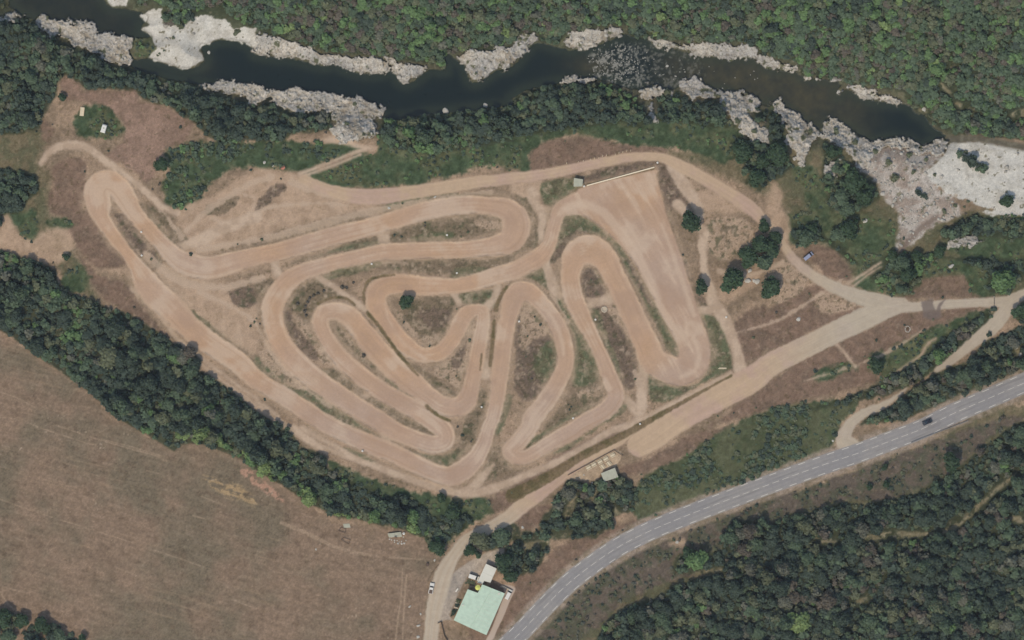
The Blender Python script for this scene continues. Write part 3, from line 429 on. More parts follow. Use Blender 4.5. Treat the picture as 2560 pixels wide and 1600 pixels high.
edge_dark = sm(8, 2, dTr) * sm(-2, 2, dTr) * sm(.1, .6, N60 + .4 * N20)
verge = sm(20, 1, dTr + 7 * N20 + 3 * N8) * sm(-.9, .3, N60 + .6 * N20); lay(verge * .72, cmix((172, 151, 130), (158, 138, 118), sm(-.3, .5, N8)))
onpad = sm(2, -6, dPad)
stk = fbm(lat * 16 + .8 * N60, arc / 70, 3.2, 3, 65)
stk2 = fbm(lat * 10, arc / 60, 2.6, 2, 70)
padu = (X * .5 + Y * .87) ; padv = (X * .87 - Y * .5)
stk = stk * (1 - onpad) + fbm(padv, padu / 10, 9, 3, 66) * onpad
orange = np.clip(.5 + .7 * N150 + .6 * np.exp(-(((X - 1000) / 260) ** 2 + ((Y - 780) / 170) ** 2)) + .5 * np.exp(-(((X - 1430) / 170) ** 2 + ((Y - 640) / 110) ** 2)) + .5 * np.exp(-(((X - 280) / 110) ** 2 + ((Y - 480) / 80) ** 2)) + .3 * np.exp(-(((X - 900) / 260) ** 2 + ((Y - 560) / 50) ** 2))
                 - .6 * sm(900, 1060, Y) - .6 * np.exp(-(((X - 1750) / 120) ** 2 + ((Y - 760) / 200) ** 2)), 0, 1)
trc = cmix((173, 150, 134), (181, 151, 127), orange)
la = np.abs(lat) * (1 - onpad)
trc = cmix(trc, (170, 141, 115), orange * sm(.2, .8, 1 - la) * .35 * sm(-.4, .4, N60))
trc = cmix(trc, (190, 166, 143), sm(.62, .92, la + .12 * stk2) * .5)
trc = cmix(trc, (190, 168, 148), onpad * sm(.25, .9, stk) * .5)
trc = trc * (1 + .02 * stk + .02 * N20 + .012 * N3 + .010 * W1)[..., None]
pt = fbm(X, Y, 75, 4, 191); trc = cmix(trc, (191, 171, 153), sm(.05, .75, pt + .3 * stk + .2 * N20) * .6); trc = cmix(trc, (163, 137, 119), sm(.15, .8, -pt + .3 * stk2 + .15 * N20) * .5)
scuff = np.full(X.shape, 1e4, f32)
for p in [P('F', (1322,505,7), (1345,488,9), (1385,484,10), (1430,508,11), (1475,560,12), (1525,640,12), (1560,735,12), (1590,800,10)), P('A3', (780,1320,16), (840,1400,20), (900,1500,14)), P('B3', (1230,740,10), (1245,860,12)), P('B3', (1290,880,14), (1325,1000,20), (1300,1110,22), (1200,1160,16)), P('B3', (1060,80,14), (1120,230,14), (1200,460,14), (1290,720,14)),
          P('B2', (440,720,12), (470,660,12), (560,640,10), (650,680,8)), P('B2', (910,640,8), (960,800,9), (1060,930,9), (1200,1030,8)), P('B3', (370,1000,10), (345,860,10), (280,730,10), (180,640,8)), P('B3', (650,1190,30), (690,1240,26))]: scuff = np.minimum(scuff, stroke_sdf(p))
trc = cmix(trc, (196, 175, 156), sm(5, -6, scuff + 4 * stk + 2 * N8) * .55)
ring = sm(-.12, 0, -np.abs(la - .55 + .06 * N60)) * sm(0, .5, stk2)
trc = cmix(trc, (164, 136, 112), ring * .35 * (1 - onpad))
lay(sm(3.2, -3.2, dTr), trc); lay(edge_dark * .3, (116, 100, 82)); zone[dTr < 0] = 6
dDk = np.full(X.shape, 1e4, f32)
for p in DARKLINES: dDk = np.minimum(dDk, stroke_sdf(p))
dDk += 1.5 * N8
mDk = sm(2.5, -2.5, dDk); lay(mDk * .85, cmix((112, 98, 78), (90, 84, 62), sm(-.3, .5, N20)) * (1 + .1 * N3)[..., None]); zone[dDk < -.5] = 0
for p in WET:
    d = poly_sdf(p) + 1.2 * N8; lay(sm(3, -3, d) * .8, (112, 102, 98))
mCon = region([CONCRETE], (178, 162, 150), 1.5, 1, 11)
# rocks, gravel, water
rockc = cmix((160, 157, 153), (176, 170, 161), sm(-.4, .4, N60))
cell = np.abs(vn(X / 6.5 + .8 * N20, Y / 6.5 + .8 * N8, 101)) ; cell2 = np.abs(vn(X / 13 + N20, Y / 13, 109))
crev = sm(.16, .02, cell) * .8 + sm(.12, .0, cell2) * .8
rockc = rockc * (1 + .09 * N8 + .05 * W1)[..., None]
rockc = cmix(rockc, (128, 116, 98), sm(.1, .7, N20) * .45)
rockc = cmix(rockc, (78, 82, 62), sm(.55, .85, fbm(X, Y, 14, 3, 120)) * .8)
mSt = region(STONY, cmix(cmix((174, 167, 160), (146, 134, 125), sm(-.4, .5, N20 + .5 * N8)), (88, 88, 70), sm(.55, .95, fbm(X, Y, 16, 3, 140)) * .8) * (1 + .10 * N8 + .06 * N3 + .05 * W1)[..., None], 5, 9, None, None, .95, 1)
d = stroke_sdf(P('B4', (1200,20,16), (1060,130,24), (960,240,20), (900,290,12))) + 3 * N8; lay(sm(5, -5, d) * .8, (122, 109, 101))
mRock = region(ROCKS, rockc, 2.0, 15, 2, None, 1.0, 1)
gravc = cmix((190, 187, 180), (176, 172, 164), sm(-.3, .6, N20)) * (1 + .04 * N8 + .03 * W1 + .03 * N3)[..., None]
gravc = cmix(gravc, (92, 88, 70), sm(.75, .95, fbm(X, Y, 8, 2, 130)) * .7)
mGrav = region(GRAVEL, gravc, 2.5, 9, 3, None, 1.0, 1)
bar = sm(6, -6, poly_sdf(P('A4', (1260,960), (1500,960), (1816,1020), (2000,1040), (2000,1110), (1816,1070), (1500,1005), (1290,1010)))); lay(bar, (96, 92, 82)); lay(bar * sm(-.2, .6, N8), (112, 108, 96))
mW = sm(2.0, -2.0, water_sd_n) * (1 - mRock) * (1 - mGrav)
wet = sm(7, 0, water_sd_n) * sm(-1, 1, water_sd_n) * np.maximum(mRock, mGrav); lay(wet * .35, (88, 86, 80))
deep = sm(0, -40, water_sd)
shallow = np.clip(sm(1560, 1760, X) * (1 - sm(2080, 2260, X)) + .9 * np.exp(-(((X - 1480) / 70) ** 2 + ((Y - 165) / 30) ** 2)) + .45 * sm(420, 250, X) + .35 * np.exp(-(((X - 505) / 50) ** 2 + ((Y - 165) / 30) ** 2)) , 0, 1)
wc = cmix((46, 53, 50), (39, 47, 48), deep); wc = cmix(wc, (73, 71, 59), shallow * (.8 + .3 * N20 + .1 * N8)); wc = cmix(wc, (58, 66, 58), sm(30, 8, -water_sd) * .5)
rap = sm(6, -10, poly_sdf(P('A3', (520,400), (700,300), (950,300), (1350,400), (1380,560), (1200,640), (800,620), (600,560))))
wc = cmix(wc, (104, 104, 98), rap * sm(.0, .9, N8 + .6 * N3) * .8); wc = cmix(wc, (146, 145, 138), rap * sm(1450, 1490, X) * sm(1640, 1560, X) * sm(-.2, .8, N3 + .6 * N8) * .75)
lay(mW, wc); zone[mW > .5] = 1
# highway
dH = stroke_sdf([tuple(q) for q in HIGHWAY[::2]], lat2, arc2, n=1) 
hl = np.abs(lat2)
hwc = cmix((139, 137, 138), (146, 143, 142), sm(-.4, .4, N60)) * (1 + .02 * N8 + .015 * W1)[..., None]
hwc = cmix(hwc, (130, 129, 131), sm(.14, .0, np.abs(hl - .25)) * .4 + sm(.12, .0, np.abs(hl - .62)) * .4)
hwc = cmix(hwc, (120, 118, 118), sm(.5, .9, fbm(lat2 * 6, arc2 / 60, 1.6, 3, 221)) * .5); hwc = cmix(hwc, (160, 154, 146), sm(.72, 1.0, hl) * sm(-.2, .5, N20) * .7)
lay(sm(1.0, -1.0, dH), hwc); zone[dH < 0] = 9

# ---------------------------------------------------------------- relief
wsd = water_sd * SC
Z = np.zeros(X.shape, f32)
southbank = sm(9, -1, wsd)
Z -= 4.2 * southbank
nd = np.clip((np.interp(X, [-130, 400, 900, 1300, 1900, 2250, 2700], [0, 60, 140, 100, 150, 250, 330]).astype(f32) - Y) * SC, 0, 90)
Z += nd * .16
la_ = np.zeros(X.shape, f32); dS = stroke_sdf([tuple(q) for q in HIGHWAY[::8]], la_, np.zeros(X.shape, f32), margin=1500, n=1)
Z += np.where(la_ < 0, np.clip(dS * SC - 2, 0, 80), 0) * .12
soft = (zone == 0) | (zone == 4)
Z += np.where(soft, (.05 * N8 + .10 * N20 + .018 * N3) * (1 - .75 * mPl), 0) + np.where(zone == 5, .03 * st + .03 * N8, 0)
Z += np.where((zone == 6) | (zone == 7) | (zone == 8), .02 * N8 + .015 * stk, 0)
Z += .28 * sm(7, 1, dTr) * sm(-5, 1, dTr) * sm(-.4, .6, N20)                # thrown-up berms
rk = (1 - sm(0, .22, cell)) * -.9 + .9 * N8 + .6 * N20 + .5 * (1 - cell2)
Z += mRock * (1.2 + .7 * rk) * (zone == 2)
Z += mGrav * (.25 * N20 + .05 * N8 + .025 * W1)
Z = np.where(zone == 1, -4.6, np.maximum(Z, np.where(mW > .02, -4.55, -4.55)))
flat = np.maximum(sm(12, 2, dS), 0); Z = Z * (1 - flat)
ykeep = sm(20, 0, poly_sdf(P('Y', (400,100), (1600,100), (1600,1600), (100,1600))));  Z = Z * (1 - ykeep)
Z = Z.astype(f32)
def zg(x, y):
    i = min(max(int(round((x - gx[0]) / ST)), 0), NX - 1); j = min(max(int(round((y - gy[0]) / ST)), 0), NY - 1)
    return float(Z[j, i])
def zat(px, py):
    i = np.clip(np.round((px - gx[0]) / ST).astype(int), 0, NX - 1); j = np.clip(np.round((py - gy[0]) / ST).astype(int), 0, NY - 1)
    return i, j

# ---------------------------------------------------------------- mesh helpers
def mesh(name, V, F, m=None, parent=None, attr=None, flat_=True, sizes=None):
    V = np.asarray(V, f32); F = np.asarray(F, np.int32)
    me = bpy.data.meshes.new(name)
    n = F.shape[1]
    me.vertices.add(len(V)); me.vertices.foreach_set('co', V.ravel())
    me.loops.add(F.size); me.loops.foreach_set('vertex_index', F.ravel())
    me.polygons.add(len(F)); me.polygons.foreach_set('loop_start', np.arange(0, F.size, n, dtype=np.int32))
    if attr is not None:
        a = me.attributes.new('Col', 'FLOAT_COLOR', 'POINT')
        c = np.ones((len(V), 4), f32); c[:, :3] = attr; a.data.foreach_set('color', c.ravel())
    me.update(calc_edges=True)
    if not flat_: me.polygons.foreach_set('use_smooth', np.ones(len(F), bool))
    if m is not None: me.materials.append(m)
    o = bpy.data.objects.new(name, me); C.objects.link(o)
    if parent is not None: o.parent = parent
    return o
class MB:
    """collects shapes and links them as one mesh"""
    def __init__(s): s.v = []; s.f = []
    def add(s, vs, fs):
        b = len(s.v); s.v += [tuple(v) for v in vs]; s.f += [tuple(i + b for i in f) for f in fs]; return s
    def prism(s, pts, z0, z1, inset=0.0):
        n = len(pts); p = [(x, y) for x, y in pts]
        a = sum(p[i][0] * p[(i + 1) % n][1] - p[(i + 1) % n][0] * p[i][1] for i in range(n))
        if a < 0: p = p[::-1]
        cx = sum(q[0] for q in p) / n; cy = sum(q[1] for q in p) / n
        t = [(cx + (x - cx) * (1 - inset), cy + (y - cy) * (1 - inset)) for x, y in p]
        return s.add([(x, y, z0) for x, y in p] + [(x, y, z1) for x, y in t],
              [tuple(range(n - 1, -1, -1)), tuple(range(n, 2 * n))] + [(i, (i + 1) % n, n + (i + 1) % n, n + i) for i in range(n)])
    def box(s, x, y, z, sx, sy, sz, rot=0.0, inset=0.0):
        c, d = math.cos(rot), math.sin(rot)
        q = [(x + c * a * sx / 2 - d * b * sy / 2, y + d * a * sx / 2 + c * b * sy / 2) for a, b in ((-1, -1), (1, -1), (1, 1), (-1, 1))]
        return s.prism(q, z, z + sz, inset)
    def tube(s, p0, p1, r0, r1=None, n=8):
        r1 = r0 if r1 is None else r1
        a = np.array(p0, float); b = np.array(p1, float); d = b - a; d /= np.linalg.norm(d) + 1e-9
        u = np.cross(d, (0, 0, 1) if abs(d[2]) < .9 else (1, 0, 0)); u /= np.linalg.norm(u); w = np.cross(d, u)
        vs = [tuple(c + r * (math.cos(k * 2 * math.pi / n) * u + math.sin(k * 2 * math.pi / n) * w)) for c, r in ((a, r0), (b, r1)) for k in range(n)]
        return s.add(vs, [(k, (k + 1) % n, n + (k + 1) % n, n + k) for k in range(n)] + [tuple(range(n - 1, -1, -1)), tuple(range(n, 2 * n))])
    def loft(s, rows):
        n = len(rows[0]); vs = [p for r in rows for p in r]
        fs = [(i * n + k, i * n + (k + 1) % n, (i + 1) * n + (k + 1) % n, (i + 1) * n + k) for i in range(len(rows) - 1) for k in range(n)]
        return s.add(vs, fs + [tuple(range(n - 1, -1, -1)), tuple(range((len(rows) - 1) * n, len(rows) * n))])
    def build(s, name, m, parent=None, bevel=0.0, smooth_=False):
        me = bpy.data.meshes.new(name); me.from_pydata(s.v, [], s.f); me.update(); me.materials.append(m)
        if smooth_: me.polygons.foreach_set('use_smooth', np.ones(len(s.f), bool))
        o = bpy.data.objects.new(name, me); C.objects.link(o)
        if parent is not None: o.parent = parent
        if bevel:
            b = o.modifiers.new('edge', 'BEVEL'); b.width = bevel; b.segments = 2; b.limit_method = 'ANGLE'
        return o
def tag(o, label=None, cat=None, group=None, kind=None):
    if label: o['label'] = label
    if cat: o['category'] = cat
    if group: o['group'] = group
    if kind: o['kind'] = kind
    return o
def thing(name, label, cat, loc, rz=0.0, group=None):
    o = bpy.data.objects.new(name, None); o.empty_display_size = .3; C.objects.link(o)
    o.location = loc; o.rotation_euler = (0, 0, rz); return tag(o, label, cat, group)
def copy_tree(o, parent=None):
    c = o.copy(); C.objects.link(c); c.parent = parent
    for ch in list(o.children): copy_tree(ch, c)
    return c

# ---------------------------------------------------------------- materials
def nt(name):
    m = bpy.data.materials.new(name); m.use_nodes = True; t = m.node_tree
    return m, t, t.nodes['Principled BSDF'], t.nodes.new, t.links.new
def surface(name, rough=.95, spec=.15, nscale=2.2, amp=.12, bump=.0, fine=14.0):
    m, t, b, N, L = nt(name)
    a = N('ShaderNodeAttribute'); a.attribute_name = 'Col'
    g = N('ShaderNodeNewGeometry')
    n1 = N('ShaderNodeTexNoise'); n1.inputs['Scale'].default_value = nscale; n1.inputs['Detail'].default_value = 5
    L(g.outputs['Position'], n1.inputs['Vector'])
    r = N('ShaderNodeMapRange'); r.inputs['From Min'].default_value = .3; r.inputs['From Max'].default_value = .7
    r.inputs['To Min'].default_value = 1 - amp; r.inputs['To Max'].default_value = 1 + amp; L(n1.outputs['Fac'], r.inputs['Value'])
    x = N('ShaderNodeVectorMath'); x.operation = 'SCALE'; L(a.outputs['Color'], x.inputs[0]); L(r.outputs['Result'], x.inputs['Scale'])
    L(x.outputs['Vector'], b.inputs['Base Color'])
    b.inputs['Roughness'].default_value = rough; b.inputs['Specular IOR Level'].default_value = spec
    if bump:
        n2 = N('ShaderNodeTexNoise'); n2.inputs['Scale'].default_value = fine; n2.inputs['Detail'].default_value = 3; L(g.outputs['Position'], n2.inputs['Vector'])
        u = N('ShaderNodeBump'); u.inputs['Strength'].default_value = .6; u.inputs['Distance'].default_value = bump
        L(n2.outputs['Fac'], u.inputs['Height']); L(u.outputs['Normal'], b.inputs['Normal'])
    return m
def plain(name, rgb, rough=.6, metal=0.0, amp=.12, scale=3.0, spec=.4):
    m, t, b, N, L = nt(name)
    g = N('ShaderNodeTexCoord'); n = N('ShaderNodeTexNoise'); n.inputs['Scale'].default_value = scale; n.inputs['Detail'].default_value = 5
    L(g.outputs['Object'], n.inputs['Vector'])
    c = N('ShaderNodeValToRGB'); a = alb(rgb)
    c.color_ramp.elements[0].position = .3; c.color_ramp.elements[1].position = .72
    c.color_ramp.elements[0].color = (*(a * (1 - amp)), 1); c.color_ramp.elements[1].color = (*np.minimum(a * (1 + amp), .95), 1)
    L(n.outputs['Fac'], c.inputs['Fac']); L(c.outputs['Color'], b.inputs['Base Color'])
    b.inputs['Roughness'].default_value = rough; b.inputs['Metallic'].default_value = metal; b.inputs['Specular IOR Level'].default_value = spec
    return m
M = {}
M['ground'] = surface('dry_ground', bump=.02); M['track'] = surface('packed_dirt', amp=.035, nscale=1.2, bump=.02); M['field'] = surface('ploughed_soil', amp=.08, bump=.05, nscale=1.6)
M['rock'] = surface('weathered_rock', amp=.16, bump=.12, nscale=1.4, fine=5); M['asphalt'] = surface('worn_asphalt', rough=.9, spec=.1, amp=.04, nscale=4); M['water'] = surface('river_water', rough=.15, spec=.25, amp=.08, nscale=.5, bump=.03, fine=1.5)
# foliage: tint of the tree (object colour) times the tone of the leaf clump
m, t, b, N, L = nt('leaves'); a = N('ShaderNodeAttribute'); a.attribute_name = 'Col'; oi = N('ShaderNodeObjectInfo')
x = N('ShaderNodeVectorMath'); x.operation = 'MULTIPLY'; L(a.outputs['Color'], x.inputs[0]); L(oi.outputs['Color'], x.inputs[1]); L(x.outputs['Vector'], b.inputs['Base Color'])
b.inputs['Roughness'].default_value = .65; b.inputs['Specular IOR Level'].default_value = .2; M['leaf'] = m
M['bark'] = plain('bark', (96, 84, 72), .9); 

# ---------------------------------------------------------------- ground sheets
wx = (X - 1280) * SC * (1 - Z / CH); wy = (800 - Y) * SC * (1 - Z / CH)
VV = np.stack([wx, wy, Z], -1).reshape(-1, 3)
colA = np.clip((lin(np.clip(col, 3, 245)) - AIR) / K, .003, .9).astype(f32).reshape(-1, 3)
idx = np.arange(NX * NY).reshape(NY, NX)
Fq = np.stack([idx[1:, :-1], idx[1:, 1:], idx[:-1, 1:], idx[:-1, :-1]], -1).reshape(-1, 4)
zf = zone[:-1, :-1].reshape(-1)
ZN = {0: ('ground', 'ground', 'dry grassy ground and woodland floor around the dirt circuit'), 1: ('river', 'water', 'dark river winding between pale rock banks'), 2: ('rocky_bank', 'rock', 'pale weathered rock along the river'),
      3: ('gravel_bar', 'ground', 'pale gravel bar beside the river'), 4: ('grass_ground', 'ground', 'green grassy ground near the river and trees'), 5: ('field', 'field', 'large brown dry field with pale cart lines'),
      6: ('dirt_track', 'track', 'winding tan dirt racing circuit with many hairpins'), 7: ('dirt_road', 'track', 'pale beige dirt access roads around the circuit'), 8: ('path', 'track', 'narrow pale footpaths between the bends'),
      9: ('road', 'asphalt', 'grey two lane asphalt road with dashed white lines'), 10: ('yard_ground', 'track', 'grey beaten yard around the green roofed building'), 11: ('pavement', 'asphalt', 'pale concrete strip beside the green roof')}
road_obj = None
for z_, (nm, mt, lb) in ZN.items():
    fs = Fq[zf == z_]
    if not len(fs): continue
    u, inv = np.unique(fs, return_inverse=True)
    o = mesh(nm, VV[u], inv.reshape(-1, 4), M[mt], None, colA[u], False)
    tag(o, lb, nm.replace('_', ' '), kind='structure')
    if z_ == 9: road_obj = o
# the land beyond the surveyed sheet, out to the horizon
loop = np.concatenate([idx[0, :-1][::8], idx[:-1, -1][::8], idx[-1, :0:-1][::8], idx[:0:-1, 0][::8]])
L0 = VV[loop]; rings = [L0]; cc = [colA[loop]]
for s_, hz in ((1.04, 0), (1.6, 2), (3.5, 6), (9, 18), (22, 30)):
    q = L0 * np.array([s_, s_, 0]); q[:, 2] = np.where(hz > 2, hz * (.5 + .5 * np.sin(np.arctan2(q[:, 1], q[:, 0]) * 3)), L0[:, 2]); rings.append(q); cc.append(np.tile(alb((84, 88, 66)), (len(loop), 1)))
n = len(loop); V_ = np.concatenate(rings); F_ = []
for k in range(len(rings) - 1):
    i = np.arange(n); j = (i + 1) % n
    F_.append(np.stack([k * n + i, (k + 1) * n + i, (k + 1) * n + j, k * n + j], -1))
o = mesh('terrain', V_, np.concatenate(F_), M['ground'], None, np.concatenate(cc), False); tag(o, 'wooded land running on beyond the picture', 'terrain', kind='structure')

# road markings: dashes as one painted sheet each
M['paint'] = plain('road_paint', (196, 192, 184), .7, amp=.15, scale=1.0)
def dashes(offset, dash, gap, width, name):
    mb = MB(); q = HIGHWAY; s = 0.0
    pts = [W(a, b_) for a, b_, _ in q]; cum = [0.0]
    for i in range(1, len(pts)): cum.append(cum[-1] + math.hypot(pts[i][0] - pts[i - 1][0], pts[i][1] - pts[i - 1][1]))
    def at(d):
        i = min(max(np.searchsorted(cum, d) - 1, 0), len(pts) - 2); t = (d - cum[i]) / (cum[i + 1] - cum[i] + 1e-9)
        x = pts[i][0] + (pts[i + 1][0] - pts[i][0]) * t; y = pts[i][1] + (pts[i + 1][1] - pts[i][1]) * t
        dx, dy = pts[i + 1][0] - pts[i][0], pts[i + 1][1] - pts[i][1]; l = math.hypot(dx, dy); nx, ny = -dy / l, dx / l
        return x + nx * offset, y + ny * offset, nx, ny
    d = 1.0
    while d + dash < cum[-1]:
        a, c_ = at(d), at(d + dash); w = width / 2
        mb.add([(a[0] - a[2] * w, a[1] - a[3] * w, .012), (c_[0] - c_[2] * w, c_[1] - c_[3] * w, .012), (c_[0] + c_[2] * w, c_[1] + c_[3] * w, .012), (a[0] + a[2] * w, a[1] + a[3] * w, .012)], [(0, 1, 2, 3)])
        d += dash + gap
    return mb.build(name, M['paint'], road_obj)
dashes(0, 2.9, 1.45, .17, 'centre_line'); dashes(3.5, 3.0, 3.3, .24, 'edge_line'); dashes(-3.5, 3.0, 3.3, .24, 'edge_line')

# ---------------------------------------------------------------- trees
CUBE = []
def quadsphere():
    vs = {}; fs = []
    def vid(p):
        k = tuple(np.round(p, 3))
        if k not in vs: vs[k] = len(vs)
        return vs[k]
    for ax in range(3):
        for s in (-1, 1):
            for i in range(2):
                for j in range(2):
                    q = []
                    for a, b in ((i, j), (i + 1, j), (i + 1, j + 1), (i, j + 1)):
                        p = np.zeros(3); p[ax] = s; p[(ax + 1) % 3] = a - 1; p[(ax + 2) % 3] = b - 1; q.append(vid(p))
                    fs.append(q if s > 0 else q[::-1])
    V = np.array(list(vs.keys()), float); V /= np.linalg.norm(V, axis=1)[:, None]
    return V, np.array(fs)
QV, QF = quadsphere()
def crown(r, nl, ncard, size, squash=.8, spread=.62):
    """unit crown: lobes with leaf clumps spread through their shells; top at about z=1.5, foot at z=0.35"""
    lob = []
    for k in range(nl):
        a = r.random() * 6.283; d = spread * math.sqrt((k + .3) / nl) if k else 0.0
        lr = .52 - .20 * r.random() if k else .6
        lob.append((d * math.cos(a), d * math.sin(a), .95 + .35 * r.random() - .45 * d, lr))
    V = []; F = []; A = []; nv = 0
    for x, y, z, lr in lob:
        q = QV * (lr * .86) * (1 + .12 * r.standard_normal((len(QV), 1))) * (1, 1, squash) + (x, y, z)
        V.append(q); F.append(QF + nv); nv += len(q); A.append(np.full(len(q), .8))
    per = max(6, ncard // nl)
    for x, y, z, lr in lob:
        d = r.standard_normal((per, 3)); d /= np.linalg.norm(d, axis=1)[:, None]; d[:, 2] = np.where(d[:, 2] < -.35, -d[:, 2], d[:, 2])
        c = d * (lr * (.84 + .34 * r.random((per, 1)))) * (1, 1, squash) + (x, y, z)
        n = d + (0, 0, .35) + .5 * r.standard_normal((per, 3)); n /= np.linalg.norm(n, axis=1)[:, None]
        u = np.cross(n, r.standard_normal((per, 3))); u /= np.linalg.norm(u, axis=1)[:, None]; w = np.cross(n, u)
        s = size * (.6 + .8 * r.random((per, 1))); s2 = s * (.6 + .5 * r.random((per, 1)))
        q = np.stack([c - u * s - w * s2, c + u * s - w * s2 * .7, c + u * s * .8 + w * s2, c - u * s * .7 + w * s2 * .9], 1).reshape(-1, 3)
        V.append(q); F.append(np.arange(4 * per).reshape(-1, 4) + nv); nv += 4 * per
        A.append(np.repeat((.85 + .3 * r.random(per)) * (.9 + .2 * r.random()), 4))
    return np.concatenate(V), np.concatenate(F), np.concatenate(A)
r0 = np.random.default_rng(3)
BIG = [crown(r0, 9 + k % 4, 620, .085) for k in range(7)]
MID = [crown(r0, 6 + k % 3, 260, .12) for k in range(8)]
SML = [crown(r0, 4 + k % 2, 84, .18) for k in range(8)]
TNY = [crown(r0, 3, 26, .26, .75, .7) for k in range(6)]
def crown_mesh(name, c):
    V, F, A = c
    me = mesh(name, V, F, M['leaf'], None, np.repeat(A[:, None], 3, 1)); d = me.data; bpy.data.objects.remove(me); return d
bigM = [crown_mesh('crown', c) for c in BIG]; midM = [crown_mesh('crown', c) for c in MID]; tnyM = [crown_mesh('foliage', c) for c in SML]
def trunk_mesh():
    mb = MB(); mb.tube((0, 0, -.1), (.02, .01, .75), .07, .045, 7)
    for k in range(4):
        a = k * 1.6 + .4; mb.tube((.02, .01, .5 + .05 * k), (.38 * math.cos(a), .38 * math.sin(a), .9), .03, .012, 5)
    me = bpy.data.meshes.new('trunk'); me.from_pydata(mb.v, [], mb.f); me.materials.append(M['bark']); return me
trunkM = trunk_mesh()
def tint(c, jit=.1, k=1.0):
    a = alb(c, k) * (1 + .7 * jit * random.uniform(-1, 1)); return (float(a[0]), float(a[1]), float(a[2]), 1)
GREENS = dict(oak=(58, 72, 59), dark=(62, 72, 66), mid=(74, 87, 73), lush=(84, 104, 74), yellow=(98, 113, 78), olive=(86, 91, 75), grey=(88, 90, 82), brown=(84, 80, 74))
LEAFK = 1.38
def place_tree(name, label, cat, x, y, rpx, meshes, hue, group=None, hk=1.0, z=None):
    z = zg(x, y) if z is None else z
    R = rpx * SC
    t = thing(name, label, cat, W(x, y, z), random.uniform(0, 6.28), group)
    c = bpy.data.objects.new('crown', random.choice(meshes)); C.objects.link(c); c.parent = t
    c.scale = (R, R, R * hk * random.uniform(.95, 1.2)); c.color = tint(hue, .12, LEAFK)
    k = bpy.data.objects.new('trunk', trunkM); C.objects.link(k); k.parent = t; k.scale = (R, R, R * hk * 1.0)
    return t
D_ = 'dark'
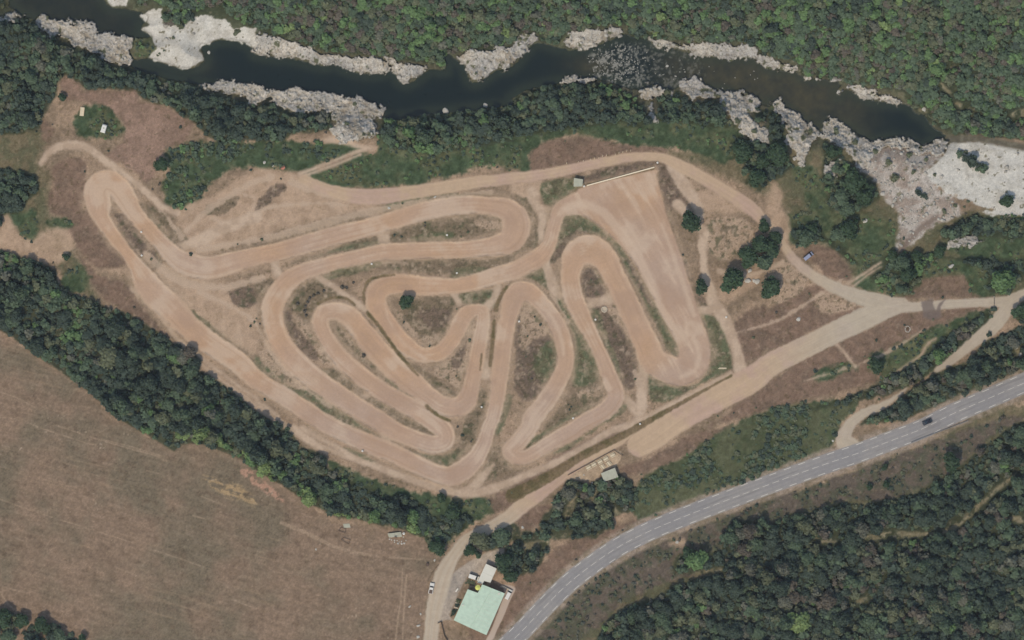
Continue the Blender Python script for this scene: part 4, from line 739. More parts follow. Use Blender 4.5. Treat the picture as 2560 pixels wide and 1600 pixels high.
LONE = [  # tile, x, y, radius(tile px), hue, label
 ('B2', 1065, 625, 62, 'dark', 'lone dark green tree standing inside the track loop on the dry infield'),
 ('B3', 1262, 62, 88, 'dark', 'round dark oak on the dry strip just east of the wide dirt pad'),
 ('B3', 1555, 470, 98, 'dark', 'dark oak west of the pale boulder at the lower end of the oak clump'),
 ('B3', 1345, 525, 62, 'dark', 'smaller dark oak right beside the track edge near the footpath gap'),
 ('O', 410, 265, 108, 'dark', 'topmost dark oak of the clump over the north dirt road'),
 ('O', 575, 420, 110, 'dark', 'oak of the clump leaning over the dirt road bend'),
 ('O', 370, 540, 170, 'dark', 'widest dark oak in the middle of the clump beside the dirt road'),
 ('O', 190, 720, 165, 'dark', 'western oak of the clump facing the footpath'),
 ('O', 430, 780, 150, 'mid', 'southern oak of the clump above the dry grass'),
 ('O', 540, 620, 120, 'dark', 'eastern oak of the clump touching the narrow dirt road'),
 ('O', 500, 1170, 185, 'dark', 'big ragged oak alone on the dry grass south of the oak clump'),
 ('O', 990, 430, 160, 'mid', 'green oak across the road just above the parked blue grey van'),
 ('O', 1100, 300, 110, 'dark', 'shaded oak behind the green oak above the blue grey van'),
 ('B4', 570, 120, 78, 'dark', 'dark tree in the green clearing between the rocks and the van'),
 ('B4', 500, 150, 60, 'mid', 'mid green tree west of the dark tree in the clearing'),
 ('B4', 770, 1080, 66, 'dark', 'lone dark tree on the brown slope south of the wide dirt road'),
 ('B4', 990, 430, 70, 'dark', 'dark bushy tree north of the road junction'), ('B4', 940, 350, 66, 'mid', 'pale green tree behind the bushy tree north of the junction'), ('B4', 880, 300, 44, 'dark', 'narrow dark tree at the end of the two wheel tracks'),
 ('B4', 1050, 310, 52, 'dark', 'dark tree below the grey rocks north of the junction'), ('B4', 940, 540, 48, 'mid', 'low green tree right at the edge of the junction'), ('B4', 1210, 270, 50, 'dark', 'dark tree under the patch of white rocks'),
 ('B4', 1650, 490, 96, 'lush', 'broad bright green tree above the gate across the road'), ('B4', 1690, 410, 50, 'dark', 'dark top tree behind the broad bright green tree by the gate'), ('B4', 1800, 690, 80, 'dark', 'dark tree at the road fork on the right edge'),
 ('A4', 60, 1090, 92, 'dark', 'dark tree between two rock outcrops south of the river'), ('A4', 600, 1290, 105, 'dark', 'large shadowy tree beside the grey rock slope'), ('A4', 690, 1390, 84, 'dark', 'second shadowy tree just below the large one at the rock slope'), ('A4', 520, 1390, 74, 'mid', 'green tree on the west side of the shadowy pair'),
 ('A4', 560, 1480, 62, 'mid', 'green tree between the grass and the stony slope'), ('A4', 1690, 1430, 58, 'dark', 'solitary round bush like tree on the white gravel bar'), ('A4', 460, 1080, 60, 'dark', 'dark tree wedged between the pale rock clusters'),
 ('A3', 1640, 1080, 84, 'dark', 'dark tree at the upper tip of the grove beside the north road'), ('A3', 1770, 1140, 70, 'dark', 'dense tree in the grove next to the rock outcrop'), ('A3', 1730, 1260, 76, 'dark', 'dark tree at the lower end of the grove above the dry bank'), ('A3', 1660, 1210, 40, 'mid', 'small tree on the meadow side of the grove'),
 ('C2', 1595, 800, 82, 'olive', 'olive green tree at the bend of the yard entrance'), ('C2', 1515, 872, 52, 'dark', 'dark small tree at the yard entrance corner'), ('C2', 1738, 775, 74, 'mid', 'green tree east of the olive green one above the yard'),
 ('C2', 1750, 960, 80, 'dark', 'dark tree shading the end of the white flat roof'), ('C2', 1800, 1060, 58, 'dark', 'dark tree next to the bare red soil patch by the yard'), ('C2', 1580, 905, 30, 'dark', 'low dark bush tree beside the grey yard'), ('C2', 1290, 855, 70, 'dark', 'dark tree at the corner of the brown field and road'),
 ('C2', 1310, 500, 42, 'dark', 'single dark tree poking onto the perimeter path'), ('C2', 1400, 600, 66, 'dark', 'dark bushy tree on the green bank below the path'), ('A1', 1150, 1165, 58, 'dark', 'dark tree between the reddish clearing and the green scrub'), ('A1', 440, 690, 36, 'dark', 'small dark tree at the left side of the reddish clearing'),
 ('C3', 1310, 950, 90, 'lush', 'bright green tree with a deep shadow south of the road'), ('C3', 1250, 900, 60, 'dark', 'dark tree joined to the bright green one south of the road'), ('C3', 1540, 780, 66, 'mid', 'tall green tree at the upper tip of the hillside wood'), ('C4', 210, 1390, 92, 'yellow', 'round yellow green tree near the bottom of the hillside wood'),
 ('C4', 720, 430, 30, 'dark', 'left one of two little dark bushes below the road'), ('C4', 835, 410, 32, 'dark', 'right one of two little dark bushes below the road'), ('C4', 830, 290, 28, 'dark', 'little dark bush close to the road verge'), ('C4', 1300, 250, 80, 'dark', 'dark tree at the end of the wood nearest to the road'),
 ('C1', 1280, 60, 44, 'yellow', 'pale yellow green tree jutting into the brown field'), ('C2', 60, 290, 70, 'yellow', 'light yellow green tree on the field edge of the belt'), ('C2', 380, 500, 72, 'yellow', 'second light green tree farther down the field edge'), ('B1', 780, 1010, 90, 'olive', 'broad olive crown in the middle of the long tree belt'),
 ('C1', 30, 1350, 74, 'dark', 'dark tree at the lower left corner of the field'), ('C1', 160, 1370, 60, 'dark', 'dark tree beside the little track in the lower left corner'), ('C1', 300, 1410, 70, 'dark', 'dark tree on the right of the lower left track'), ('C1', 420, 1480, 60, 'mid', 'green tree at the bottom edge of the field'), ('C1', 590, 1505, 40, 'dark', 'last small tree along the bottom edge of the field'), ('C1', 60, 1480, 60, 'mid', 'green tree in the very lower left corner'),
 ('B1', 1340, 990, 58, 'brown', 'dusty dark tree at the tip of the belt touching the path'), ('B1', 470, 310, 30, 'dark', 'small dark tree on the pale rubble left of the track'),
 ('A4', 365, 415, 44, 'yellow', 'bright yellow green tree near the north bank'), ('A4', 1205, 495, 56, 'lush', 'round bright green tree in the wood above the river pool'),
]
lone_xy = []
for tl, x, y, r, hue, lab in LONE:
    (sx, sy, rr), = P(tl, (x, y, r)); lone_xy.append((sx, sy, rr))
    place_tree('tree', lab, 'tree', sx, sy, rr * .98, bigM if rr > 15 else midM, GREENS['oak' if hue == 'dark' else hue], None, .95)

SPEC = {  # spacing, radius range (px), height factor, hues with weights, stand text
 'n': (11, (6.5, 17), .55, [('dark', 2.6), ('mid', 4), ('lush', 2.4), ('mid', 2), ('olive', 2.6), ('brown', 1.7), ('grey', 1), ('mid', 2), ('yellow', .4)]),
 'l': (12.5, (7, 19), .8, [('dark', 6), ('mid', 3), ('olive', 1), ('grey', .6)]),
 'b': (13, (7, 22), .95, [('dark', 7), ('mid', 3), ('olive', 1.5), ('grey', 1), ('lush', .6)]),
 'r': (12.5, (7, 18), .8, [('dark', 5), ('mid', 4), ('olive', 2), ('lush', 1)]),
 's': (13, (7, 21), .9, [('dark', 6), ('mid', 3), ('olive', 2), ('grey', 1.5), ('lush', .5), ('brown', .6)]),
}
pool = []
fieldsd = poly_sdf(FIELD, 60); CL = fbm(X, Y, 44, 3, 150)
blocked = np.minimum(np.minimum(dR, dTr), np.minimum(dH, dP))
for key, polys in WOODS.items():
    sp_, (ra, rb), hk, hues = SPEC[key]
    sd = np.full(X.shape, 1e4, f32)
    for p in polys: sd = np.minimum(sd, poly_sdf(p))
    sd = sd + 4 * N20
    xs = np.arange(-120, 2680, sp_); ys = np.arange(-120, 1720, sp_ * .87)
    px, py = np.meshgrid(xs.astype(float), ys.astype(float)); px[1::2] += sp_ / 2
    px = (px + rng.uniform(-.45, .45, px.shape) * sp_).ravel(); py = (py + rng.uniform(-.45, .45, py.shape) * sp_).ravel()
    i, j = zat(px, py)
    ok = (sd[j, i] < -4) & (gap[j, i] > 8) & (blocked[j, i] > 7) & (zone[j, i] != 1)
    ok &= ~((mRock[j, i] > .6) & (rng.random(len(px)) < (.72 if key == 'r' else .9)))
    px, py, i, j = px[ok], py[ok], i[ok], j[ok]
    rad = ra + (rb - ra) * rng.random(len(px)) ** 2.6
    rad = np.minimum(rad, np.maximum(6, -sd[j, i] * .9 + 3))
    wts = np.array([w for _, w in hues]); wts = wts / wts.sum()
    # neighbouring trees tend to be of one kind
    pn = np.clip((N60[j, i] * .62 + .3 * N20[j, i] + .5) + rng.uniform(-.16, .16, len(px)), 0, .999)
    order = np.cumsum(wts); hi = np.searchsorted(order, np.where(rng.random(len(px)) < .18, rng.random(len(px)), pn)); hi = np.clip(hi, 0, len(hues) - 1)
    for x_, y_, r_, h_ in zip(px, py, rad, hi):
        if any((x_ - a) ** 2 + (y_ - b_) ** 2 < (c_ * .75) ** 2 for a, b_, c_ in lone_xy): continue
        ii = min(max(int((x_ - gx[0]) / ST), 0), NX - 1); jj = min(max(int((y_ - gy[0]) / ST), 0), NY - 1)
        tall = float(np.clip(1 + .9 * CL[jj, ii], .45, 1.75))
        if tall < .62 and r_ > 9: r_ = 9
        hue = hues[h_][0]
        if key == 'b' and fieldsd[jj, ii] < 34 and x_ > 430 and random.random() < .6: hue = random.choice(['lush', 'lush', 'olive', 'yellow'])
        if key == 's' and y_ > 1200 and random.random() < .5 and tall < .9: hue = 'dark'
        pool.append((float(x_), float(y_), float(r_) * (.9 + .12 * tall), hue, key, hk * tall))
inframe = lambda p: 4 < p[0] < 2556 and 4 < p[1] < 1596
cand = sorted([p for p in pool if inframe(p)], key=lambda p: -p[2])
NIND = 225
solo = cand[:NIND]; solo_ids = set(id(p) for p in solo)
STAND = {'n': ('woodland tree in the dense wood on the bank north of the river', 'trees of the wood north of the river'), 'l': ('woodland tree between the river rocks and the reddish clearing', 'trees between the river and the clearing'),
         'b': ('woodland tree in the dark belt between brown field and dirt circuit', 'trees of the belt along the field'), 'r': ('woodland tree on the south river bank above the meadow', 'trees along the south river bank'), 's': ('woodland tree on the slopes around the asphalt road', 'trees on the slopes by the road')}
HW = {'dark': 'dark green', 'mid': 'mid green', 'lush': 'bright green', 'yellow': 'yellow green', 'olive': 'olive green', 'grey': 'grey green', 'brown': 'brownish'}
for x_, y_, r_, h_, k_, hk in solo:
    place_tree('woodland_tree', HW[h_] + ' ' + STAND[k_][0], 'tree', x_, y_, r_, midM if r_ < 15.5 else bigM, GREENS[h_], HW[h_] + ' ' + STAND[k_][1], hk)
def merged(name, items, meshes, label, cat, hkmul=1.0):
    Vs = []; Fs = []; As = []; nv = 0
    for x_, y_, r_, h_, k_, hk in items:
        V, F, A = random.choice(meshes or (TNY if r_ < 10 else SML)); R = r_ * SC; a = random.uniform(0, 6.28); c, s = math.cos(a), math.sin(a)
        z = zg(x_, y_); w = W(x_, y_, z)
        q = np.empty_like(V); q[:, 0] = (V[:, 0] * c - V[:, 1] * s) * R + w[0]; q[:, 1] = (V[:, 0] * s + V[:, 1] * c) * R + w[1]; q[:, 2] = V[:, 2] * R * hk * hkmul * random.uniform(.85, 1.25) + z
        Vs.append(q); Fs.append(F + nv); nv += len(V); As.append(A[:, None] * np.array(tint(GREENS[h_], .14, LEAFK)[:3]))
    o = mesh(name, np.concatenate(Vs), np.concatenate(Fs), M['leaf'], None, np.concatenate(As)); o.color = (1, 1, 1, 1)
    return tag(o, label, cat, kind='stuff')
rest = [p for p in pool if id(p) not in solo_ids]
merged('woods', rest, None, 'dense green woodland mass around the river, belt and slopes', 'woods')

# low undergrowth and scrub: nobody could count it
und = []
def scatter(prob, sp_, ra, rb, hues, hk):
    xs = np.arange(-60, 2620, sp_); ys = np.arange(-60, 1660, sp_)
    px, py = np.meshgrid(xs, ys); px = (px + rng.uniform(-.5, .5, px.shape) * sp_).ravel(); py = (py + rng.uniform(-.5, .5, py.shape) * sp_).ravel()
    i, j = zat(px, py); ok = (rng.random(len(px)) < prob[j, i]) & (blocked[j, i] > 4) & (mField[j, i] < .3) & (zone[j, i] != 1) & (zone[j, i] < 9)
    for x_, y_ in zip(px[ok], py[ok]): und.append((float(x_), float(y_), random.uniform(ra, rb), random.choice(hues), 'u', hk))
lushm = sm(4, -8, np.minimum(poly_sdf(MEADOW[6]), np.minimum(poly_sdf(MEADOW[1]), poly_sdf(MEADOW[12]))))
lush0 = sm(4, -8, poly_sdf(MEADOW[6]))
scatter(lushm * sm(-.4, .6, N20 + .5 * N60) * .9, 9, 2.5, 7, ['mid', 'olive', 'mid', 'olive', 'dark'], .4)
scatter(sm(4, -8, poly_sdf(MEADOW[1])) * sm(-.3, .3, N60 + .4 * N20) * .8, 10, 4.5, 11, ['mid', 'lush', 'dark', 'mid'], .55)
scatter(lush0 * sm(.0, .5, N60 + .4 * N20) * .8, 10, 5, 10, ['mid', 'dark', 'olive', 'mid'], .5)
scatter(mGreen * (1 - lushm) * sm(-.2, .6, N20 + .5 * N60) * .75, 8, 2.5, 6.5, ['mid', 'lush', 'dark', 'olive'], .5)
scatter(mShrub * sm(-.4, .5, N20) * .5, 9, 2.5, 6.5, ['grey', 'brown', 'olive', 'dark'], .6)
merged('undergrowth', und, TNY, 'low green undergrowth and scrub on the banks', 'undergrowth')

# countable shrubs
shrubs = []
prob = sm(.15, .8, N20 + .4 * N60) * (1 - mField) * (1 - mYard) * (1 - mTer) * (zone == 0) * (gap > 3) * (north < .5)
xs = rng.uniform(60, 2540, 9000); ys = rng.uniform(280, 1560, 9000); i, j = zat(xs, ys)
inw = np.full(X.shape, 1e4, f32)
ok = (rng.random(9000) < prob[j, i] * .22) & (blocked[j, i] > 6)
for x_, y_ in zip(xs[ok], ys[ok]):
    if len(shrubs) < 150 and all((x_ - a) ** 2 + (y_ - b_) ** 2 > (c_ + 10) ** 2 for a, b_, c_ in lone_xy): shrubs.append((x_, y_, random.uniform(2.6, 5.0), random.choice(['olive', 'dark', 'brown', 'olive'])))
nloose = len(shrubs)
for tl, x, y, r in [('A4', 850, 1150, 30), ('A4', 1000, 1100, 24), ('A4', 760, 1080, 26), ('A4', 900, 1260, 34), ('A4', 1120, 1130, 20), ('A4', 1180, 1240, 16), ('A4', 1030, 1220, 22), ('A4', 620, 1010, 26), ('A4', 480, 930, 28), ('A4', 300, 930, 20), ('A3', 1600, 860, 26), ('A3', 1720, 930, 22), ('A3', 1500, 740, 26), ('A3', 1100, 650, 30), ('A2', 700, 740, 20), ('A2', 640, 880, 22), ('A1', 1230, 270, 14), ('A1', 1290, 190, 26), ('A1', 1200, 140, 34), ('A1', 1680, 230, 30), ('A4', 1250, 1500, 22), ('A4', 1330, 1460, 18), ('A4', 1420, 1430, 14), ('A3', 1690, 720, 18), ('A3', 60, 280, 18), ('A2', 1560, 520, 12)]:
    (sx, sy, rr), = P(tl, (x, y, r)); shrubs.append((sx, sy, rr, 'olive'))
for tl, x, y, r in [('B2', 610, 525, 18), ('B2', 640, 530, 14), ('B2', 690, 492, 12), ('B2', 480, 550, 14), ('B2', 440, 570, 14), ('B2', 410, 585, 16), ('B2', 380, 605, 16), ('B2', 365, 630, 14), ('B2', 350, 660, 14), ('B2', 345, 695, 16), ('B2', 355, 725, 14), ('B2', 295, 640, 16), ('B2', 765, 1010, 18), ('B4', 1600, 680, 26), ('B4', 1570, 860, 24), ('B1', 1355, 290, 16)]:
    (sx, sy, rr), = P(tl, (x, y, r)); shrubs.append((sx, sy, rr, 'dark' if tl != 'B2' else 'brown'))
BW = {'olive': 'olive green', 'dark': 'dark green', 'brown': 'brownish', 'mid': 'green'}
for n_, (x_, y_, r_, h_) in enumerate(shrubs):
    z = zg(x_, y_); R = r_ * SC
    o = bpy.data.objects.new('shrub', random.choice(tnyM)); C.objects.link(o); o.location = W(x_, y_, z - .25 * R); o.scale = (R, R, R * .8); o.rotation_euler = (0, 0, random.uniform(0, 6.28)); o.color = tint(GREENS[h_], .12, LEAFK)
    onrock = y_ < 560 and r_ > 4 and h_ == 'olive' and n_ >= nloose
    tag(o, f'small {BW[h_]} shrub ' + ('growing among the pale rocks by the river' if onrock else 'on the dry ground around the circuit'), 'shrub', f'{BW[h_]} shrubs ' + ('among the river rocks' if onrock else 'scattered on the dry ground'))

# ---------------------------------------------------------------- stones
def stone_mesh(seed, name='boulder'):
    r = np.random.default_rng(seed); V, F = QV.copy(), QF
    # one more subdivision for a faceted, uneven stone
    vs = [tuple(v) for v in V]; fs = []; mid = {}
    def mp(a, b):
        k = (min(a, b), max(a, b))
        if k not in mid: mid[k] = len(vs); p = (np.array(vs[a]) + vs[b]) / 2; vs.append(tuple(p / np.linalg.norm(p)))
        return mid[k]
    for a, b, c, d in F:
        e, f, g, h = mp(a, b), mp(b, c), mp(c, d), mp(d, a); p = (np.array(vs[a]) + vs[c]) / 2; vs.append(tuple(p / np.linalg.norm(p))); m_ = len(vs) - 1
        fs += [(a, e, m_, h), (e, b, f, m_), (m_, f, c, g), (h, m_, g, d)]
    V = np.array(vs)
    for _ in range(7):
        n = r.standard_normal(3); n /= np.linalg.norm(n); d = V @ n; V -= np.outer(np.clip(d - r.uniform(.55, .85), 0, 1), n)
    V *= (1, r.uniform(.65, .95), r.uniform(.5, .75)); V *= 1 + .04 * r.standard_normal((len(V), 1))
    return V, np.array(fs)
STN = [stone_mesh(k) for k in range(6)]
M['stone'] = plain('pale_stone', (176, 172, 164), .9, amp=.2, scale=1.5)
M['wetstone'] = plain('wet_stone', (142, 140, 133), .6, amp=.25, scale=1.5); wetD = []
for V, F in STN:
    o = mesh('boulder', V, F, M['wetstone']); wetD.append(o.data); bpy.data.objects.remove(o)
stoneD = []
for V, F in STN:
    o = mesh('boulder', V, F, M['stone']); stoneD.append(o.data); bpy.data.objects.remove(o)
def boulder(x, y, rpx, label, group=None, z=None):
    o = bpy.data.objects.new('boulder', random.choice(stoneD if z is None else wetD)); C.objects.link(o); R = rpx * SC; z = zg(x, y) if z is None else z
    o.location = W(x, y, z + .12 * R); o.scale = (R, R, R * .8); o.rotation_euler = (0, 0, random.uniform(0, 6.28)); tag(o, label, 'boulder', group)
for _ in range(420):
    x = random.gauss(1545, 38); y = random.gauss(152, 24)
    if 1465 < x < 1620 and 110 < y < 210 and N20[int((y - gy[0]) / ST), int((x - gx[0]) / ST)] > -.25 and len([o for o in bpy.data.objects if o.name.startswith('boulder')]) < 200: boulder(x, y, random.uniform(1.1, 2.5), 'pale boulder breaking the water in the white rapids', 'boulders in the rapids', -4.6)
for _ in range(30):
    x = random.uniform(1600, 1900); y = np.interp(x, [1600, 1900], [170, 200]) + random.uniform(-30, 35); boulder(x, y, random.uniform(1.2, 2.2), 'small pale boulder in the brown shallows east of the rapids', 'boulders in the shallows', -4.6)
for tl, x, y, r, lab in [('A1', 1480, 370, 15, 'white boulder alone in the dark pool beside the gravel bar'), ('A3', 1100, 470, 11, 'bright white boulder alone in mid river below the rapids'), ('A3', 1160, 540, 8, 'small white boulder near the south rocks of the shallows'), ('A4', 500, 655, 16, 'slanted pale boulder at the tip of the long north bank ledge'), ('A4', 1105, 775, 22, 'square pale boulder on the north bank of the last pool'),
    ('A4', 815, 1375, 22, 'pale boulder beside the large shadowy tree at the rock slope'), ('B4', 690, 50, 22, 'broad cream boulder in the green clearing near the rocks'), ('B4', 1300, 375, 22, 'white boulder in the green scrub north of the road'), ('B4', 1770, 940, 24, 'pale boulder in the wood between path and asphalt road'), ('B4', 1790, 1000, 18, 'smaller pale boulder below the one in the wood by the road'), ('B4', 215, 755, 20, 'pale flat stone heap in the brown patch north of the wide dirt road'),
    ('C2', 1090, 1275, 12, 'white stone at the field edge nearest to the white pickup'), ('C2', 1168, 1330, 11, 'white stone halfway down the field side of the dirt road'), ('C2', 1152, 1410, 15, 'largest white stone along the dirt road near the bottom'), ('C2', 1148, 1490, 16, 'white stone at the bottom edge beside the dirt road'), ('C2', 1268, 945, 12, 'white stone at the field corner under the dark tree'), ('C2', 425, 870, 10, 'pale stone alone in the brown field below the steel frames'),
    ('O', 200, 910, 40, 'pale boulder between the oak clump and its western neighbour'), ('O', 310, 1060, 50, 'pale boulder next to the big ragged oak'), ('O', 180, 1060, 55, 'long pale slab south of the dark western oak'), ('C4', 462, 100, 11, 'white stone at the mouth of the dirt lane by the asphalt road'), ('C3', 1170, 820, 14, 'pale rock patch beside the bright green tree south of the road'), ('C3', 75, 715, 14, 'white stone under the trees west of the asphalt road'),
    ('A2', 60, 1150, 14, 'pale stone beside the red tent at the track end'), ('A2', 120, 1175, 11, 'small pale stone closest to the red tent'), ('B3', 1720, 480, 18, 'pale stone among the dry grass south of the oak clump'), ('B3', 1690, 405, 14, 'pale stone tucked under the oak clump'), ('A2', 945, 1475, 12, 'cream stone on the green strip beside the upper straight'), ('A2', 1270, 1397, 12, 'cream stone in the middle of the green strip beside the upper straight'), ('A2', 1340, 785, 28, 'round grey rock on the shaded south shore'), ('A2', 1630, 750, 22, 'grey rock farther along the shaded south shore')]:
    (sx, sy, rr), = P(tl, (x, y, r)); boulder(sx, sy, rr, lab)
# loose stones on rock banks and gravel bars as one mass
Vs = []; Fs = []; nv = 0
xs = rng.uniform(0, 2560, 26000); ys = rng.uniform(0, 640, 26000); i, j = zat(xs, ys); ok = ((zone[j, i] == 2) & (rng.random(26000) < .55)) | ((mSt[j, i] > .5) & (zone[j, i] == 0) & (rng.random(26000) < .35)) | ((zone[j, i] == 3) & (rng.random(26000) < .06))
for x_, y_ in zip(xs[ok], ys[ok]):
    V, F = QV, QF; R = abs(random.gauss(0, 1)) * .35 + .18; a = random.uniform(0, 6.28); z = zg(x_, y_); w = W(x_, y_, z)
    q = V * (1 + .16 * rng.standard_normal((len(V), 1))) * (R, R * random.uniform(.6, 1), R * .6)
    q = np.stack([q[:, 0] * math.cos(a) - q[:, 1] * math.sin(a) + w[0], q[:, 0] * math.sin(a) + q[:, 1] * math.cos(a) + w[1], q[:, 2] + w[2]], -1)
    Vs.append(q); Fs.append(F + nv); nv += len(q)
cst = np.concatenate([np.tile(alb((168, 164, 156)) * random.uniform(.75, 1.15), (len(v), 1)) for v in Vs])
tag(mesh('rubble', np.concatenate(Vs), np.concatenate(Fs), M['rock'], None, cst), 'loose pale stones over the river banks', 'rubble', kind='stuff')

# ---------------------------------------------------------------- buildings
M['mint'] = plain('mint_sheet_roof', (179, 199, 181), .6, amp=.09, scale=.6); M['whiteroof'] = plain('white_sheet_roof', (205, 203, 192), .6, amp=.04, scale=.4); M['wall'] = plain('cream_render', (200, 190, 172), .9); M['glass'] = plain('dark_glass', (48, 58, 66), .1, amp=.05); M['door'] = plain('brown_door', (104, 80, 62), .6)
M['greyroof'] = plain('grey_sheet_roof', (168, 168, 152), .7, amp=.08, scale=.8); M['timber'] = plain('dark_timber', (92, 76, 62), .9); M['palewood'] = plain('pale_wood', (206, 192, 166), .8, amp=.1); M['cream'] = plain('cream_paint', (226, 212, 186), .5, amp=.05); M['white'] = plain('white_paint', (214, 212, 206), .4, amp=.03)
M['black'] = plain('black_rubber', (34, 34, 36), .8); M['darkcar'] = plain('black_car_paint', (40, 42, 48), .25, amp=.05, spec=.6); M['steel'] = plain('rusty_steel', (92, 76, 68), .6, amp=.2); M['blue'] = plain('blue_grey_paint', (142, 148, 170), .35, amp=.04, spec=.5); M['red'] = plain('faded_red_cloth', (190, 128, 112), .9); M['yellow'] = plain('yellow_cloth', (200, 202, 112), .8, amp=.1); M['chrome'] = plain('grey_metal', (150, 150, 150), .35, .8); M['lamp'] = plain('lamp_glass', (210, 206, 196), .2); M['hedge'] = M['leaf']; M['stonewall'] = plain('pale_wall', (182, 170, 152), .9, amp=.2)
def XY(tile, *pts): return [W(*q)[:2] for q in P(tile, *pts)]
def wall_openings(root, wallobj, p, q, h, n, kind='window', z0=1.0, w=1.2, hh=1.1):
    L_ = math.hypot(q[0] - p[0], q[1] - p[1]); ux, uy = (q[0] - p[0]) / L_, (q[1] - p[1]) / L_; rot = math.atan2(uy, ux)
    for k in range(n):
        t = (k + .5) / n * L_; x, y = p[0] + ux * t, p[1] + uy * t
        if kind == 'door':
            d = MB().box(x, y, .02, w, .14, 2.1, rot).build('door', M['door'], root); MB().box(x + ux * w * .35, y + uy * w * .35, 1.0, .08, .22, .08, rot).build('handle', M['chrome'], d)
        else:
            f = MB().box(x, y, z0, w, .14, hh, rot).build('window', M['white'], root); MB().box(x, y, z0 + .08, w - .16, .18, hh - .16, rot).build('pane', M['glass'], f)
# main hall with the mint roof
root = thing('hall', 'large building with a broad mint green sheet roof beside the dirt road', 'building', (0, 0, 0))
R_ = XY('Y', (752, 632), (925, 695), (1000, 548), (1388, 702), (1072, 1418), (512, 1163))
ins = lambda pts, k: [(sum(q[0] for q in pts) / len(pts) + (x - sum(q[0] for q in pts) / len(pts)) * k, sum(q[1] for q in pts) / len(pts) + (y - sum(q[1] for q in pts) / len(pts)) * k) for x, y in pts]
Wl = ins(R_, .965)
MB().prism(Wl, -.1, 4.3).build('wall', M['wall'], root)
# low pitched roof: ridge between the middles of the short ends
a, b_, c_, d_, e_, f_ = R_
tri = XY('Y', (1170, 615), (792, 1291))
mb = MB(); zb, zr = 4.35, 5.15
pts = [(*a, zb), (*b_, zb + .35), (*c_, zb + .3), (*tri[0], zr), (*d_, zb), (*e_, zb), (*tri[1], zr), (*f_, zb)]
mb.add(pts, [(4, 3, 6, 5), (3, 2, 1, 0, 7, 6)] ); mb.add([(x, y, z - .14) for x, y, z in pts], [(5, 6, 3, 4), (6, 7, 0, 1, 2, 3)])
order = [0, 1, 2, 3, 4, 5, 6, 7]; mb.add(pts + [(x, y, z - .14) for x, y, z in pts], [(order[k], order[(k + 1) % 8], 8 + order[(k + 1) % 8], 8 + order[k]) for k in range(8)])
roof = mb.build('roof', M['mint'], root)
mr = MB(); mr.tube((*tri[0], zr + .02), (*tri[1], zr + .02), .09, n=6); mr.build('ridge_cap', M['mint'], roof)
for x, y in XY('Y', (670, 905), (1290, 705)): MB().box(x, y, 4.75, .9, .5, .18, .4).build('skylight', M['whiteroof'], roof)
rs = MB()
for k in range(1, 12):
    t = k / 12; lerp = lambda p, q, u: (p[0] + (q[0] - p[0]) * u, p[1] + (q[1] - p[1]) * u)
    p0 = lerp(tri[0], tri[1], t); p1 = lerp(d_, e_, t); rs.tube((*p0, zr + .01), (*p1, zb + .01), .035, n=5)
    if k > 2: p2 = lerp(c_, f_, t); rs.tube((*p0, zr + .01), (*lerp(p0, p2, .9), zr - (zr - zb) * .9 + .02), .035, n=5)
rs.build('sheet_ribs', M['whiteroof'], roof)
mg = MB(); mg.tube((*R_[3], 4.25), (*R_[4], 4.25), .07, n=6); mg.build('gutter', M['chrome'], roof)
wall_openings(root, None, Wl[3], Wl[4], 4, 5); wall_openings(root, None, Wl[5], Wl[0], 4, 3); wall_openings(root, None, Wl[4], Wl[5], 4, 1, 'door', w=2.4)
# white flat roofed annex
root = thing('annex_building', 'white flat roofed building standing against the mint green roof', 'building', (0, 0, 0))
A_ = XY('Y', (1065, 195), (1250, 280), (1142, 522), (1035, 492), (1012, 542), (915, 520), (1000, 335))
MB().prism(ins(A_, .95), -.1, 2.9).build('wall', M['wall'], root); ro = MB().prism(A_, 2.92, 3.12).build('roof', M['whiteroof'], root)
s1 = XY('Y', (1000, 335), (1190, 420)); MB().tube((*s1[0], 3.13), (*s1[1], 3.13), .03, n=5).build('seam', M['greyroof'], ro)
wall_openings(root, None, ins(A_, .95)[6], ins(A_, .95)[0], 3, 1, 'door', w=1.0); wall_openings(root, None, ins(A_, .95)[1], ins(A_, .95)[2], 3, 2)
# start hut by the wide pad
def hut(name, label, tile, pts, h, mat, extra=None):
    root = thing(name, label, 'hut', (0, 0, 0)); q = XY(tile, *pts); z = zg(*P(tile, pts[0])[0])
    MB().prism(ins(q, .9), z - .3, z + h).build('wall', M['wall'], root)
    n = len(q); mb = MB(); cx = sum(p[0] for p in q) / n; cy = sum(p[1] for p in q) / n
    mb.prism(q, z + h + .01, z + h + .14); rf = mb.build('roof', mat, root)
    rb_ = MB()
    for k in range(5):
        t = (k + .5) / 5; a0 = (q[0][0] + (q[1][0] - q[0][0]) * t, q[0][1] + (q[1][1] - q[0][1]) * t); b0 = (q[3][0] + (q[2][0] - q[3][0]) * t, q[3][1] + (q[2][1] - q[3][1]) * t)
        rb_.tube((*a0, z + h + .14), (*b0, z + h + .14), .04, n=5)
    rb_.build('sheet_ribs', mat, rf)
    w_ = ins(q, .9); wall_openings(root, None, (w_[2][0], w_[2][1]), (w_[3][0], w_[3][1]), h, 1, 'door', w=.9)
    for o in root.children:
        if o.name.startswith('door'): o.location.z = z
    return root
hut('start_hut', 'small square hut with pale grey green roof at the edge of the wide pad', 'K', [(300, 650), (496, 680), (482, 832), (292, 838)], 2.3, M['greyroof'])
hut('terrace_hut', 'grey roofed hut partly under trees beside the picnic terrace', 'H', [(1100, 895), (1480, 742), (1572, 1000), (1190, 1120)], 2.7, M['greyroof'])
hut('field_shed', 'low long shed with pale grey roof at the edge of the brown field', 'M', [(1500, 440), (1840, 400), (1870, 520), (1540, 540)], 1.0, M['greyroof'])
